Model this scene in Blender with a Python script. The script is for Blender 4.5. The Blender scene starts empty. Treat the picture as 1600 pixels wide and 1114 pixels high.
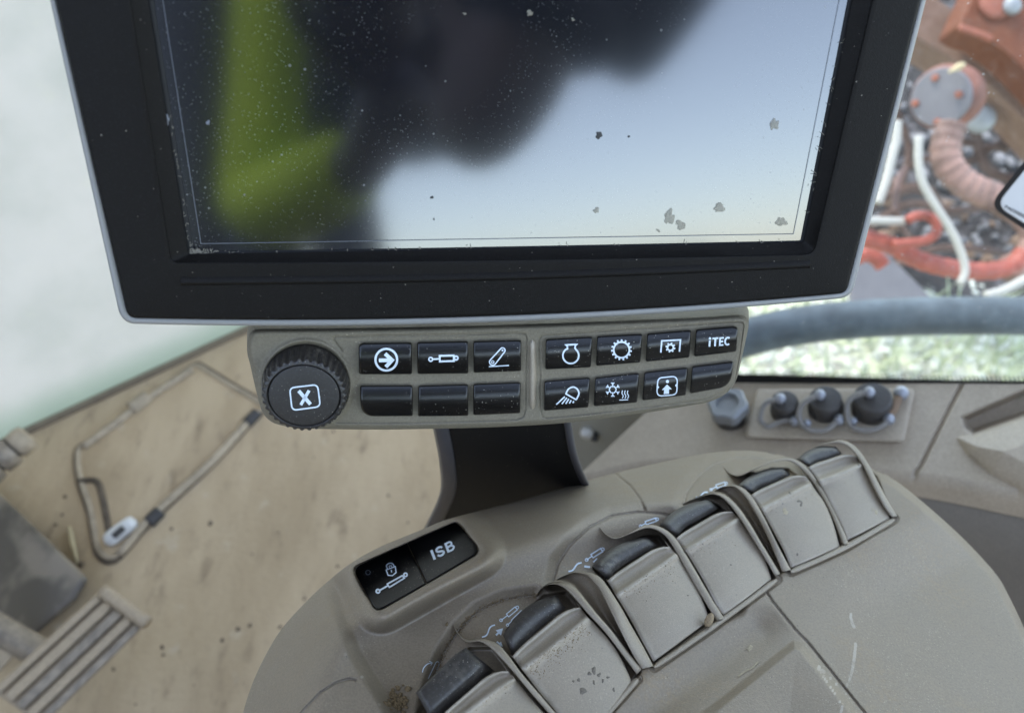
import bpy, bmesh, math, random
import numpy as np
from mathutils import Vector, Matrix

random.seed(7)
rng = np.random.default_rng(7)
scene = bpy.context.scene
COL = scene.collection

# ------------------------------------------------------------------ camera
FPX, CX, CY = 1256.0, 800.0, 557.0
PITCH = math.radians(52)
CAM = np.array([0.0, 0.0, 1.05])
RT = np.array([1.0, 0, 0])
UP = np.array([0, math.sin(PITCH), math.cos(PITCH)])
FW = np.array([0, math.cos(PITCH), -math.sin(PITCH)])

def unit(v):
    v = np.asarray(v, float)
    return v / np.linalg.norm(v)

def rays(px, py):
    px = np.asarray(px, float); py = np.asarray(py, float)
    return ((px - CX) / FPX)[..., None] * RT - ((py - CY) / FPX)[..., None] * UP + FW

def camvec(r, u, f):
    return r * RT + u * UP + f * FW

def at(px, py, depth):
    return CAM + rays(px, py) * depth

class Plane:
    def __init__(s, o, n):
        s.o = np.asarray(o, float); s.n = unit(n)
    def hit(s, px, py, h=0.0):
        """the point on the plane (raised by h) seen from the photo's viewpoint"""
        d = rays(px, py)
        h = np.asarray(h, float)
        k = ((s.o - CAM) @ s.n + h) / (d @ s.n)
        return CAM + d * k[..., None]

def P(pl, pts, h=0.0):
    a = np.asarray(pts, float)
    return pl.hit(a[:, 0], a[:, 1], h)

# ------------------------------------------------------------------ objects
def link(o, parent=None):
    COL.objects.link(o)
    if parent is not None:
        o.parent = parent
    return o

ORG = {}
def thing(name, label, cat, loc=(0, 0, 0), group=None, kind=None):
    o = bpy.data.objects.new(name, None)
    o.empty_display_size = 0.02
    link(o); o.location = [float(c) for c in loc]
    ORG[o] = np.asarray(loc, float)
    o['label'] = label; o['category'] = cat
    if group: o['group'] = group
    if kind: o['kind'] = kind
    return o

def mesh(name, verts, faces, mat, parent=None, smooth=True, label=None, cat=None, group=None, kind=None, loc=None, sharp=None):
    verts = np.asarray(verts, float).reshape(-1, 3)
    org = ORG.get(parent, np.zeros(3)) if parent is not None else (np.asarray(loc, float) if loc is not None else verts.mean(0))
    me = bpy.data.meshes.new(name)
    if isinstance(faces, np.ndarray):
        faces = faces.tolist()
    me.from_pydata((verts - org).tolist(), [], faces)
    me.update()
    if smooth:
        me.polygons.foreach_set('use_smooth', [True] * len(me.polygons))
    if sharp:
        try: me.set_sharp_from_angle(angle=math.radians(sharp))
        except Exception: pass
    if mat: me.materials.append(mat)
    o = bpy.data.objects.new(name, me)
    link(o, parent)
    if parent is None: o.location = org.tolist()
    ORG[o] = org
    if label: o['label'] = label
    if cat: o['category'] = cat
    if group: o['group'] = group
    if kind: o['kind'] = kind
    return o

def fix_normals(o):
    bm = bmesh.new(); bm.from_mesh(o.data)
    bmesh.ops.recalc_face_normals(bm, faces=bm.faces[:])
    bm.to_mesh(o.data); bm.free()
    return o

# ------------------------------------------------------------------ shapes
class MB:
    def __init__(s): s.v = []; s.f = []; s.n = 0
    def add(s, v, f):
        v = np.asarray(v, float).reshape(-1, 3)
        s.v.append(v); s.f += [[i + s.n for i in q] for q in f]; s.n += len(v)
    def build(s, name, mat, parent=None, **k):
        o = mesh(name, np.concatenate(s.v), s.f, mat, parent, **k)
        return o

def grid_faces(nr, nc, wrap=False):
    F = []
    for i in range(nr - 1):
        for j in range(nc if wrap else nc - 1):
            a = i * nc + j; b = i * nc + (j + 1) % nc
            F.append([a, b, b + nc, a + nc])
    return F

def grid_faces_np(nr, nc):
    i, j = np.meshgrid(np.arange(nr - 1), np.arange(nc - 1), indexing='ij')
    a = (i * nc + j).ravel()
    return np.stack([a, a + 1, a + nc + 1, a + nc], 1)

def cr(pts, n, closed=False):
    """Catmull-Rom resampling, n points"""
    p = np.asarray(pts, float)
    if len(p) == 2:
        t = np.linspace(0, 1, n)[:, None]
        return p[0] * (1 - t) + p[1] * t
    if closed:
        q = np.vstack([p[-1], p, p[0], p[1]]); m = len(p)
    else:
        q = np.vstack([2 * p[0] - p[1], p, 2 * p[-1] - p[-2]]); m = len(p) - 1
    d = np.linalg.norm(np.diff(np.vstack([p, p[:1]]) if closed else p, axis=0)[:, :3], axis=1)
    c = np.concatenate([[0], np.cumsum(d)]) ; c /= c[-1]
    s = np.linspace(0, 1, n, endpoint=not closed)
    k = np.clip(np.searchsorted(c, s, 'right') - 1, 0, m - 1)
    t = ((s - c[k]) / np.maximum(c[k + 1] - c[k], 1e-12))[:, None]
    a, b, e, g = q[k], q[k + 1], q[k + 2], q[k + 3]
    # limit the tangents so uneven spacing does not overshoot
    l = np.linalg.norm(e - b, axis=1, keepdims=True)
    def lim(v):
        w = np.linalg.norm(v, axis=1, keepdims=True)
        return v * np.minimum(1, 1.1 * l / np.maximum(w, 1e-12))
    m0 = lim((e - a) / 2); m1 = lim((g - b) / 2)
    t2, t3 = t * t, t * t * t
    return (2*t3 - 3*t2 + 1) * b + (t3 - 2*t2 + t) * m0 + (-2*t3 + 3*t2) * e + (t3 - t2) * m1

def lin(pts, n):
    p = np.asarray(pts, float)
    d = np.linalg.norm(np.diff(p, axis=0)[:, :2], axis=1)
    c = np.concatenate([[0], np.cumsum(d)]); s = np.linspace(0, c[-1], n)
    return np.stack([np.interp(s, c, p[:, k]) for k in range(p.shape[1])], 1)

def loft(rows, nu, nv):
    """rows: lists of 3-D points of equal length; smooth both ways"""
    R = np.array([cr(r, nu) for r in rows])
    out = np.stack([cr(R[:, j], nv) for j in range(nu)], 1)
    return out.reshape(-1, 3), grid_faces(nv, nu)

def frame_tube(path, rad, seg=12, closed=False):
    path = np.asarray(path, float); n = len(path)
    rad = np.broadcast_to(np.asarray(rad, float), (n,))
    if closed: T = np.roll(path, -1, 0) - np.roll(path, 1, 0)
    else: T = np.gradient(path, axis=0)
    T /= np.linalg.norm(T, axis=1, keepdims=True) + 1e-12
    ref = np.array([0.13, 0.2, 0.97])
    if abs(T[0] @ ref) > .95: ref = np.array([1.0, 0, 0])
    N = unit(np.cross(T[0], ref)); V = []
    for i in range(n):
        N = N - T[i] * (N @ T[i]); N = unit(N); B = np.cross(T[i], N)
        a = np.linspace(0, 2 * math.pi, seg, endpoint=False)
        V.append(path[i] + rad[i] * (np.cos(a)[:, None] * N + np.sin(a)[:, None] * B))
    V = np.array(V); F = []
    for i in range(n if closed else n - 1):
        for j in range(seg):
            k = (j + 1) % seg; i2 = (i + 1) % n
            F.append([i * seg + j, i * seg + k, i2 * seg + k, i2 * seg + j])
    V = V.reshape(-1, 3)
    if not closed:
        F.append(list(range(seg))[::-1]); F.append([(n - 1) * seg + j for j in range(seg)])
    return V, F

def lathe(c, ax, prof, seg=48, rfun=None):
    """prof: (radius, height) pairs about axis ax through c"""
    ax = unit(ax); e1 = unit(np.cross(ax, [0.3, 0.9, 0.2])); e2 = np.cross(ax, e1)
    a = np.linspace(0, 2 * math.pi, seg, endpoint=False); V = []
    for k, (r, h) in enumerate(prof):
        rr = r + (rfun(k, a) if rfun else 0 * a)
        V.append(np.asarray(c) + ax * h + rr[:, None] * (np.cos(a)[:, None] * e1 + np.sin(a)[:, None] * e2))
    V = np.array(V).reshape(-1, 3)
    F = grid_faces(len(prof), seg, True)
    F.append([j for j in range(seg)][::-1]); F.append([(len(prof) - 1) * seg + j for j in range(seg)])
    return V, F

def rounded(poly, radii, step=1.5):
    """closed 2-D polygon with rounded corners, resampled"""
    p = np.asarray(poly, float); n = len(p)
    if np.isscalar(radii): radii = [radii] * n
    out = []
    for i in range(n):
        a, b, c = p[i - 1], p[i], p[(i + 1) % n]
        u, w = unit(a - b), unit(c - b)
        ang = math.acos(np.clip(u @ w, -1, 1)); r = radii[i]
        d = min(r / max(math.tan(ang / 2), 1e-6), .48 * np.linalg.norm(a - b), .48 * np.linalg.norm(c - b))
        if r <= 0: out.append(b); continue
        for t in np.linspace(0, 1, 9):
            out.append((1-t)**2 * (b + u*d) + 2*t*(1-t) * b + t*t * (b + w*d))
    o = np.array(out); o = np.vstack([o, o[:1]])
    d = np.linalg.norm(np.diff(o, axis=0), axis=1); c = np.concatenate([[0], np.cumsum(d)])
    m = max(12, int(c[-1] / step)); s = np.linspace(0, c[-1], m, endpoint=False)
    return np.stack([np.interp(s, c, o[:, 0]), np.interp(s, c, o[:, 1])], 1)

def pad(pl, outline, hfun, skirt=.004, edge=.0006, rings=14, centre=None):
    """a closed raised key: rings run from the outline to its centre, hfun(px,py) is its height"""
    o = np.asarray(outline, float); c = o.mean(0) if centre is None else np.asarray(centre, float)
    V = [pl.hit(o[:, 0], o[:, 1], -skirt + 0 * o[:, 0])]
    ts = [0, .02, .05] + list(np.linspace(.1, .97, rings))
    for k, t in enumerate(ts):
        q = o * (1 - t) + c * t
        drop = edge * (1, .3, .04)[k] if k < 3 else 0
        V.append(pl.hit(q[:, 0], q[:, 1], hfun(q[:, 0], q[:, 1]) - drop))
    n = len(o); V = np.array(V)
    F = grid_faces(len(V), n, True)
    F.append([(len(V) - 1) * n + j for j in range(n)])
    return V.reshape(-1, 3), F

# 2-D ribbons for printed symbols
def ribbon(pts, w, closed=False, step=2.0):
    p = np.asarray(pts, float)
    q = np.vstack([p, p[:1]]) if closed else p
    out = []
    for a, b in zip(q[:-1], q[1:]):
        m = max(1, int(np.linalg.norm(b - a) / step))
        for t in np.arange(m) / m: out.append(a * (1 - t) + b * t)
    if not closed: out.append(q[-1])
    r = np.array(out); n = len(r)
    if closed: e0 = r - np.roll(r, 1, 0); e1 = np.roll(r, -1, 0) - r
    else:
        d = np.diff(r, axis=0); e0 = np.vstack([d[:1], d]); e1 = np.vstack([d, d[-1:]])
    e0 = e0 / (np.linalg.norm(e0, axis=1, keepdims=True) + 1e-9); e1 = e1 / (np.linalg.norm(e1, axis=1, keepdims=True) + 1e-9)
    n0 = np.stack([-e0[:, 1], e0[:, 0]], 1); n1 = np.stack([-e1[:, 1], e1[:, 0]], 1)
    m = n0 + n1; m /= np.linalg.norm(m, axis=1, keepdims=True) + 1e-9
    k = 1 / np.maximum((m * n0).sum(1, keepdims=True), .5)
    L = r + m * k * w / 2; R = r - m * k * w / 2
    V = np.vstack([L, R]); F = []
    for i in range(n if closed else n - 1):
        j = (i + 1) % n
        F.append([i, j, n + j, n + i])
    return V, F

def disc(c, r, n=16):
    a = np.linspace(0, 2 * math.pi, n, endpoint=False)
    return np.vstack([[c], np.stack([c[0] + r * np.cos(a), c[1] + r * np.sin(a)], 1)]), [[0, 1 + i, 1 + (i + 1) % n] for i in range(n)]

def circ(c, r, n=28, a0=0, a1=360, ry=None):
    a = np.radians(np.linspace(a0, a1, n, endpoint=(a1 - a0) < 360))
    return np.stack([c[0] + r * np.cos(a), c[1] + (ry or r) * np.sin(a)], 1)

def polyfill(pts):
    return np.asarray(pts, float), [list(range(len(pts)))]

class Icon:
    def __init__(s): s.v = []; s.f = []; s.n = 0
    def add(s, vf):
        v, f = vf; s.v.append(np.asarray(v, float)); s.f += [[i + s.n for i in q] for q in f]; s.n += len(v); return s
    def rib(s, pts, w, closed=False): return s.add(ribbon(pts, w, closed))
    def place(s, pl, hfun, mat, parent, name='symbol', lift=.00018, label=None):
        q = np.concatenate(s.v)
        V = pl.hit(q[:, 0], q[:, 1], hfun(q[:, 0], q[:, 1]) + lift)
        return mesh(name, V, s.f, mat, parent, smooth=False, label=label)

def text2d(body, bold=.012):
    cu = bpy.data.curves.new('t', 'FONT'); cu.body = body; cu.size = 1; cu.offset = bold; cu.resolution_u = 4
    o = bpy.data.objects.new('t', cu); COL.objects.link(o)
    bpy.context.view_layer.update()
    me = o.to_mesh()
    v = np.array([x.co[:2] for x in me.vertices]); f = [list(p.vertices) for p in me.polygons]
    o.to_mesh_clear(); bpy.data.objects.remove(o); bpy.data.curves.remove(cu)
    v = v - v.min(0); return v / np.maximum(v.max(0), 1e-9), f

def text_px(body, bl, right, up, bold=.012):
    v, f = text2d(body, bold)
    return np.asarray(bl) + v[:, :1] * np.asarray(right) + v[:, 1:] * np.asarray(up), f

# distance helpers (pixels)
def seg_dist(X, Y, line):
    d = np.full(np.shape(X), 1e9)
    for (ax, ay), (bx, by) in zip(line[:-1], line[1:]):
        ux, uy = bx - ax, by - ay; L = ux * ux + uy * uy + 1e-9
        t = np.clip(((X - ax) * ux + (Y - ay) * uy) / L, 0, 1)
        d = np.minimum(d, np.hypot(X - ax - t * ux, Y - ay - t * uy))
    return d

def sdf(X, Y, poly):
    poly = [tuple(p) for p in poly]
    ins = np.zeros(np.shape(X), bool)
    for (ax, ay), (bx, by) in zip(poly, poly[1:] + poly[:1]):
        c = (ay > Y) != (by > Y)
        with np.errstate(divide='ignore', invalid='ignore'):
            xi = (bx - ax) * (Y - ay) / (by - ay + 1e-12) + ax
        ins ^= c & (X < xi)
    d = seg_dist(X, Y, poly + poly[:1])
    return np.where(ins, -d, d)

def sm(a, b, x):
    t = np.clip((x - a) / (b - a), 0, 1)
    return t * t * (3 - 2 * t)

# ------------------------------------------------------------------ materials
def newmat(name):
    m = bpy.data.materials.new(name); m.use_nodes = True
    nt = m.node_tree; nt.nodes.clear()
    out = nt.nodes.new('ShaderNodeOutputMaterial')
    return m, nt, out

class N:
    """a short hand for building node trees"""
    def __init__(s, name):
        s.m, s.t, s.out = newmat(name)
        s.co = s.t.nodes.new('ShaderNodeTexCoord').outputs['Object']
    def nd(s, typ, **k):
        n = s.t.nodes.new(typ)
        for a, b in k.items(): setattr(n, a, b)
        return n
    def con(s, a, b): s.t.links.new(a, b)
    def setv(s, sock, v):
        if hasattr(v, 'links'): s.con(v, sock)
        elif isinstance(v, (tuple, list)) and sock.type == 'RGBA': sock.default_value = (*v[:3], 1)
        else: sock.default_value = v
    def noise(s, scale, detail=3, rough=.55, co=None, out='Fac'):
        n = s.nd('ShaderNodeTexNoise'); n.inputs['Scale'].default_value = scale
        n.inputs['Detail'].default_value = detail; n.inputs['Roughness'].default_value = rough
        s.con(co or s.co, n.inputs['Vector']); return n.outputs[out]
    def ramp(s, v, a, b):
        n = s.nd('ShaderNodeMapRange', interpolation_type='SMOOTHSTEP')
        s.setv(n.inputs['Value'], v); n.inputs['From Min'].default_value = a; n.inputs['From Max'].default_value = b
        return n.outputs['Result']
    def math(s, op, a, b=0.0):
        n = s.nd('ShaderNodeMath', operation=op); s.setv(n.inputs[0], a); s.setv(n.inputs[1], b); return n.outputs[0]
    def mix(s, f, a, b):
        n = s.nd('ShaderNodeMix', data_type='RGBA'); s.setv(n.inputs[0], f)
        s.setv(n.inputs[6], a); s.setv(n.inputs[7], b); return n.outputs[2]
    def specks(s, scale, rad, keep):
        """small round flecks: only a share keep of the cells carry one"""
        v = s.nd('ShaderNodeTexVoronoi'); v.inputs['Scale'].default_value = scale
        s.con(s.co, v.inputs['Vector'])
        sep = s.nd('ShaderNodeSeparateColor'); s.con(v.outputs['Color'], sep.inputs[0])
        on = s.math('LESS_THAN', sep.outputs[0], keep)
        r = s.math('MULTIPLY', sep.outputs[1], rad)
        return s.math('MULTIPLY', on, s.math('LESS_THAN', v.outputs['Distance'], r))
    def bump(s, h, strength, dist, normal=None):
        b = s.nd('ShaderNodeBump'); b.inputs['Strength'].default_value = strength; b.inputs['Distance'].default_value = dist
        s.con(h, b.inputs['Height'])
        if normal: s.con(normal, b.inputs['Normal'])
        return b.outputs['Normal']
    def pbr(s, base, rough=.5, metal=0.0, spec=.5, normal=None, ior=None, coat=0):
        b = s.nd('ShaderNodeBsdfPrincipled')
        s.setv(b.inputs['Base Color'], base); s.setv(b.inputs['Roughness'], rough)
        b.inputs['Metallic'].default_value = metal; s.setv(b.inputs['Specular IOR Level'], spec)
        if ior: b.inputs['IOR'].default_value = ior
        if coat: b.inputs['Coat Weight'].default_value = coat
        if normal: s.con(normal, b.inputs['Normal'])
        return b.outputs[0]
    def done(s, sh):
        s.con(sh, s.out.inputs['Surface']); return s.m

def plastic(name, base, rough=.5, grain=1700, gs=.35, dust=(.30, .25, .17), dustw=.35, fleck=.25, spec=.4, wear=.12, wearedge=0):
    n = N(name)
    big = n.noise(22, 4); fine = n.noise(420, 4, .65)
    d = n.math('MULTIPLY', n.ramp(big, .42, .72), n.ramp(fine, .38, .7))
    c = n.mix(n.math('MULTIPLY', d, dustw), base, dust)
    var = n.noise(60, 5, .7)
    c = n.mix(n.math('MULTIPLY', n.ramp(var, .35, .75), wear), c, tuple(min(1, x * 1.9) for x in base))
    if fleck > 0:
        f = n.math('MULTIPLY', n.specks(1350, .40, fleck), n.ramp(n.noise(35, 3), .40, .62))
        c = n.mix(n.math('MULTIPLY', f, .75), c, (.42, .36, .26))
        f2 = n.specks(520, .15, fleck * .35)
        c = n.mix(n.math('MULTIPLY', f2, .7), c, (.05, .045, .04))
    g = n.noise(grain, 2, .5)
    mott = n.ramp(n.noise(grain * .62, 3, .7), .36, .66)
    c = n.mix(n.math('MULTIPLY', mott, .38), c, tuple(x * .60 for x in base))
    if wearedge:
        pt = n.nd('ShaderNodeNewGeometry').outputs['Pointiness']
        c = n.mix(n.math('MULTIPLY', n.math('MULTIPLY', n.ramp(pt, .505, .56), n.ramp(var, .3, .6)), wearedge), c, (.50, .45, .37))
    nm = n.bump(g, gs, .0006)
    r = n.math('ADD', n.math('MULTIPLY', n.ramp(var, .3, .8), .12), rough)
    return n.done(n.pbr(c, r, spec=spec, normal=nm))

TAUPE = (.245, .196, .134)
M = {}
M['taupe'] = plastic('taupe_plastic', TAUPE, .46, dust=(.30, .21, .11), dustw=.6, fleck=.5, wearedge=.5)
M['taupe_smooth'] = plastic('taupe_smooth_plastic', (.285, .235, .168), .40, grain=2600, gs=.2, dustw=.4, fleck=.45, wearedge=.35)
M['taupe_key'] = plastic('keypad_plastic', (.165, .142, .098), .55, grain=1500, gs=.45, dustw=.25, fleck=.12)
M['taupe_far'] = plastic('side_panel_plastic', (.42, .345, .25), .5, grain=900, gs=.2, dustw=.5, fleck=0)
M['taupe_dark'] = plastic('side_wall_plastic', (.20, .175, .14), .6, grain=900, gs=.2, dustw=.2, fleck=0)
M['cream'] = plastic('cream_plastic', (.36, .34, .27), .5, grain=900, gs=.2, dustw=.3, fleck=0)

def blackp(name, base=.014, rough=.42, grain=2200, gs=.25, flecks=.06, spec=.5, dust=.0):
    n = N(name)
    c = (base * 1.16, base, base * .84)
    f = n.math('MULTIPLY', n.specks(1300, .30, flecks), n.ramp(n.noise(30, 3), .34, .62))
    c = n.mix(n.math('MULTIPLY', f, .8), c, (.36, .33, .27))
    if dust:
        d = n.math('MULTIPLY', n.ramp(n.noise(40, 4), .45, .75), n.ramp(n.noise(500, 3), .4, .65))
        c = n.mix(n.math('MULTIPLY', d, dust), c, (.25, .22, .17))
    c = n.mix(n.math('MULTIPLY', n.ramp(n.noise(grain * .6, 2, .7), .52, .72), .4), c, (base * 2.6,) * 3)
    nm = n.bump(n.noise(grain, 2), gs, .0004)
    return n.done(n.pbr(c, rough, spec=spec, normal=nm))

M['bezel'] = blackp('bezel_black', .0070, .55, grain=2000, gs=.4, flecks=.018, spec=.13)
M['black'] = blackp('button_black', .0045, .27, grain=3000, gs=.10, flecks=.22)
M['black_flat'] = blackp('gloss_button_black', .006, .40, grain=2600, gs=.08, flecks=.34, spec=.16)
M['rubber'] = blackp('pad_rubber', .036, .48, grain=1600, gs=.25, flecks=.35, dust=.45)
M['arm'] = blackp('arm_black', .006, .6, grain=2400, gs=.2, flecks=.05, spec=.2)
M['knob'] = blackp('knob_rubber', .022, .42, grain=1500, gs=.3, flecks=.25, dust=.7)
M['cap'] = blackp('socket_cap_black', .045, .55, grain=1200, gs=.2, flecks=0, dust=.2)

def simple(name, base, rough=.5, metal=0.0, spec=.5, var=.15, scale=60, bump=0.0):
    n = N(name)
    k = n.ramp(n.noise(scale, 4, .6), .3, .7)
    c = n.mix(n.math('MULTIPLY', k, var * 3), base, tuple(x * (1 - 1.6 * var) for x in base))
    nm = n.bump(n.noise(scale * 8, 3), bump, .001) if bump else None
    return n.done(n.pbr(c, rough, metal, spec, nm))

M['print'] = simple('symbol_print', (.68, .76, .82), .6, var=.16, scale=500)
M['silver'] = simple('silver_rim', (.27, .265, .25), .5, .15, var=.08, scale=400)
M['gap'] = simple('dark_gap', (.006, .006, .006), .7, var=.05)
# ================================================================== DISPLAY
ex = unit(camvec(8430, 344.7, 1256)); eyd = unit(camvec(-89, -2400, 1256))
nD = unit(np.cross(ex, -eyd))
if nD @ FW > 0: nD = -nD
D = Plane(at(300, 398, .28), nD)
K = Plane(D.o - nD * .012, nD)

def loop(c, rad, bulge=0.0, ns=26, na=8):
    """c: TL,TR,BR,BL in pixels; the bottom side bows down by bulge"""
    c = [np.asarray(p, float) for p in c]; n = 4; segs = []
    ins, outs, arcs = [], [], []
    for i in range(4):
        a, b, d = c[i - 1], c[i], c[(i + 1) % 4]
        u, w = unit(a - b), unit(d - b)
        p, q = b + u * rad[i], b + w * rad[i]
        arcs.append([(1-t)**2 * p + 2*t*(1-t) * b + t*t * q for t in np.linspace(0, 1, na)])
    out = []
    for i in range(4):
        out += list(arcs[i])
        p, q = arcs[i][-1], arcs[(i + 1) % 4][0]
        for t in np.linspace(0, 1, ns + 2)[1:-1]:
            r = p * (1 - t) + q * t
            if i == 2: r = r + np.array([0, bulge * 4 * t * (1 - t)])
            out.append(r)
    return np.array(out)

def line_at(p, q, y):
    t = (y - p[1]) / (q[1] - p[1]); return (p[0] + (q[0] - p[0]) * t, y)
YT = -285.0
def quad(l0, l1, r0, r1, yt=YT):
    return [line_at(l0, l1, yt), line_at(r0, r1, yt - 40), r1, l1]

disp = thing('display_monitor', 'large tilted touch screen in a dusty black bezel with silver rim', 'monitor', P(D, [(745, 480)])[0] - nD * .03)
so = quad((78, 0), (190, 507), (1447, 0), (1330, 466))          # silver rim, outer
si = quad((87, 0), (201, 497), (1438, 0), (1321, 458))          # where the black starts
bo = quad((203, 0), (267, 411), (1364, 0), (1272, 398))         # bevel, outer
bi = quad((231, 0), (294, 397), (1332, 0), (1256, 379))         # bevel, inner
def ringmesh(name, loops, mat, sharp=None):
    V = np.array([P(D, l, h) for l, h in loops]); n = V.shape[1]
    return mesh(name, V.reshape(-1, 3), grid_faces(len(V), n, True), mat, disp, sharp=sharp)
R4 = [30, 30, 16, 16]
so_l = loop(so, [26, 26, 22, 26], 17); si_l = loop(si, [22, 22, 12, 14], 16)
def off(l, k):           # shrink a loop about its middle (pixels)
    c = l.mean(0); d = l - c; return c + d * (1 - k / np.linalg.norm(d, axis=1, keepdims=True))
ringmesh('rim', [(so_l, -.016), (so_l, -.0035), (off(so_l, .8), -.0028), (off(so_l, 2), -.0024), (off(si_l, -1.2), -.0022), (off(si_l, -.4), -.0026), (si_l, -.004)], M['silver'])
bo_l = loop(bo, [10, 10, 16, 12], 3); bi_l = loop(bi, [5, 5, 5, 5], 1)
ringmesh('bezel', [(si_l, -.004), (si_l, -.0010), (off(si_l, .8), -.0004), (off(si_l, 2.2), -.00008), (off(si_l, 5), 0), (off(bo_l, -8), 0), (off(bo_l, -2), 0), (bo_l, -.0002), (off(bo_l, 1.5), -.0008),
                    (bi_l * .9 + bo_l * .1, -.0045), (bi_l, -.0048), (bi_l, -.0062)], M['bezel'], sharp=32)
# dark gap and glass
g1 = off(bi_l, 6)
sl = quad((240, 0), (303, 394), (1325, 0), (1251, 377)); sl_l = loop(sl, [3] * 4, 1)
ringmesh('screen_gasket', [(bi_l, -.0060), (sl_l, -.0058), (sl_l, -.0080)], M['gap'])
n = N('screen_glass')
f = n.specks(1700, .32, .34); f = n.math('MULTIPLY', f, n.ramp(n.noise(16, 3), .33, .6))
f2 = n.specks(640, .30, .035)
hz = n.math('MULTIPLY', n.ramp(n.noise(14, 4), .4, .8), .012)
hz = n.math('ADD', hz, n.math('MULTIPLY', n.ramp(n.noise(7, 2), .3, .8), .005))
glass = n.pbr((.006, .007, .010), .10, spec=1.0, ior=1.70)
dust = n.nd('ShaderNodeBsdfDiffuse'); dust.inputs['Color'].default_value = (.36, .36, .33, 1)
mx = n.nd('ShaderNodeMixShader')
n.con(n.math('MINIMUM', n.math('ADD', n.math('MULTIPLY', n.math('MAXIMUM', f, f2), .35), hz), 1.0), mx.inputs[0])
n.con(glass, mx.inputs[1]); n.con(dust.outputs[0], mx.inputs[2])
M['screen'] = n.done(mx.outputs[0])
GLASSH = -.0058
c4 = P(D, sl, GLASSH - .0002)
screen = mesh('screen', c4, [[0, 1, 2, 3]], M['screen'], disp, smooth=False)
e = Icon(); e.rib([line_at((254, 0), (314, 381), -200), (314, 381), (1240, 366), line_at((1312, 0), (1240, 366), -200)], .8)
M['edge'] = simple('glass_edge', (.17, .18, .20), .3)
e.place(D, lambda x, y: GLASSH + 0 * x, M['edge'], disp, 'screen_edge', lift=.00005)
# ledge moulded below the glass
rows = []
for dy, h in ((0, .0000), (1.5, .0003), (7.5, .0012), (10.5, .0012), (12, .0008), (13, .0000)):
    x = np.linspace(283, 1266, 40); y = 433 - 27 * (x - 283) / 983 + 6 * np.sin(np.pi * (x - 283) / 983) + dy
    rows.append(D.hit(x, y, h - .00004))
x0 = [r[0] for r in rows]
mesh('ledge', np.array(rows).reshape(-1, 3), grid_faces(6, 40), M['bezel'], disp, sharp=40)
# housing behind
hb = [(so_l, -.004), (so_l, -.018)]
V = [P(D, l, h) for l, h in hb]
cen = V[-1].mean(0)
for k, dz in ((.97, .024), (.9, .032)):
    V.append(cen + (V[1] - cen) * k - nD * (dz - .018))
V = np.array(V); nn = V.shape[1]
mesh('housing', V.reshape(-1, 3), grid_faces(4, nn, True) + [[3 * nn + j for j in range(nn)]], M['arm'], disp)
# dried mud on the glass
M['mud'] = simple('dried_mud', (.50, .46, .35), .9, var=.3, scale=2500, bump=.4)
_b = [q for q in M['mud'].node_tree.nodes if q.type == 'BSDF_PRINCIPLED'][0]; _b.inputs['Alpha'].default_value = .55
M['mudd'] = simple('dark_fleck', (.05, .05, .045), .8, var=.2, scale=2500)
def blob(px, py, rx, ry, rot, seed, h0, mat, parent, name='mud_spot', thick=.0003, pl=None, n=26):
    r = np.random.default_rng(seed); a = np.linspace(0, 2 * np.pi, n, endpoint=False)
    k = 1 + .22 * np.sin(2 * a + r.uniform(0, 6)) + .16 * np.sin(3 * a + r.uniform(0, 6)) + .13 * np.sin(5 * a + r.uniform(0, 6)) + .08 * r.normal(size=n)
    c, s = math.cos(rot), math.sin(rot)
    X, Y = rx * k * np.cos(a), ry * k * np.sin(a); pl = pl or D
    V = []
    for t, h in ((1, 0), (.9, .6), (.5, 1), (.1, .85)):
        V.append(pl.hit(px + t * (X * c - Y * s), py + t * (X * s + Y * c), h0 + h * thick))
    V = np.array(V)
    return mesh(name, V.reshape(-1, 3), grid_faces(4, n, True) + [[3 * n + j for j in range(n)]], mat, parent)
for i, (x, y, rx, ry, ro, m) in enumerate([(936, 212, 5.5, 5, 0, 'mudd'), (983, 214, 1.6, 1.4, 0, 'mudd'), (1210, 195, 6, 9.5, .3, 'mud'), (1046, 340, 8, 11, .5, 'mud'),
        (1064, 352, 9, 6, .3, 'mud'), (1124, 325, 10, 6, -.4, 'mud'), (1221, 347, 8, 7, .5, 'mud'), (932, 329, 5, 4, 0, 'mud'), (675, 309, 2.4, 2, 0, 'mudd'),
        (828, 21, 5, 4, 0, 'mud'), (895, 31, 2.5, 2.5, 0, 'mud'), (726, 22, 2.6, 2, 0, 'mud'), (1029, 361, 3, 2, .6, 'mud'), (678, 343, 1.3, 1.3, 0, 'mudd'), (260, 190, 5, 9, .2, 'edge'),
        (325, 192, 3.5, 3, 0, 'edge')]):
    blob(x, y, rx, ry, ro, i, GLASSH, M[m], disp)
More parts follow.
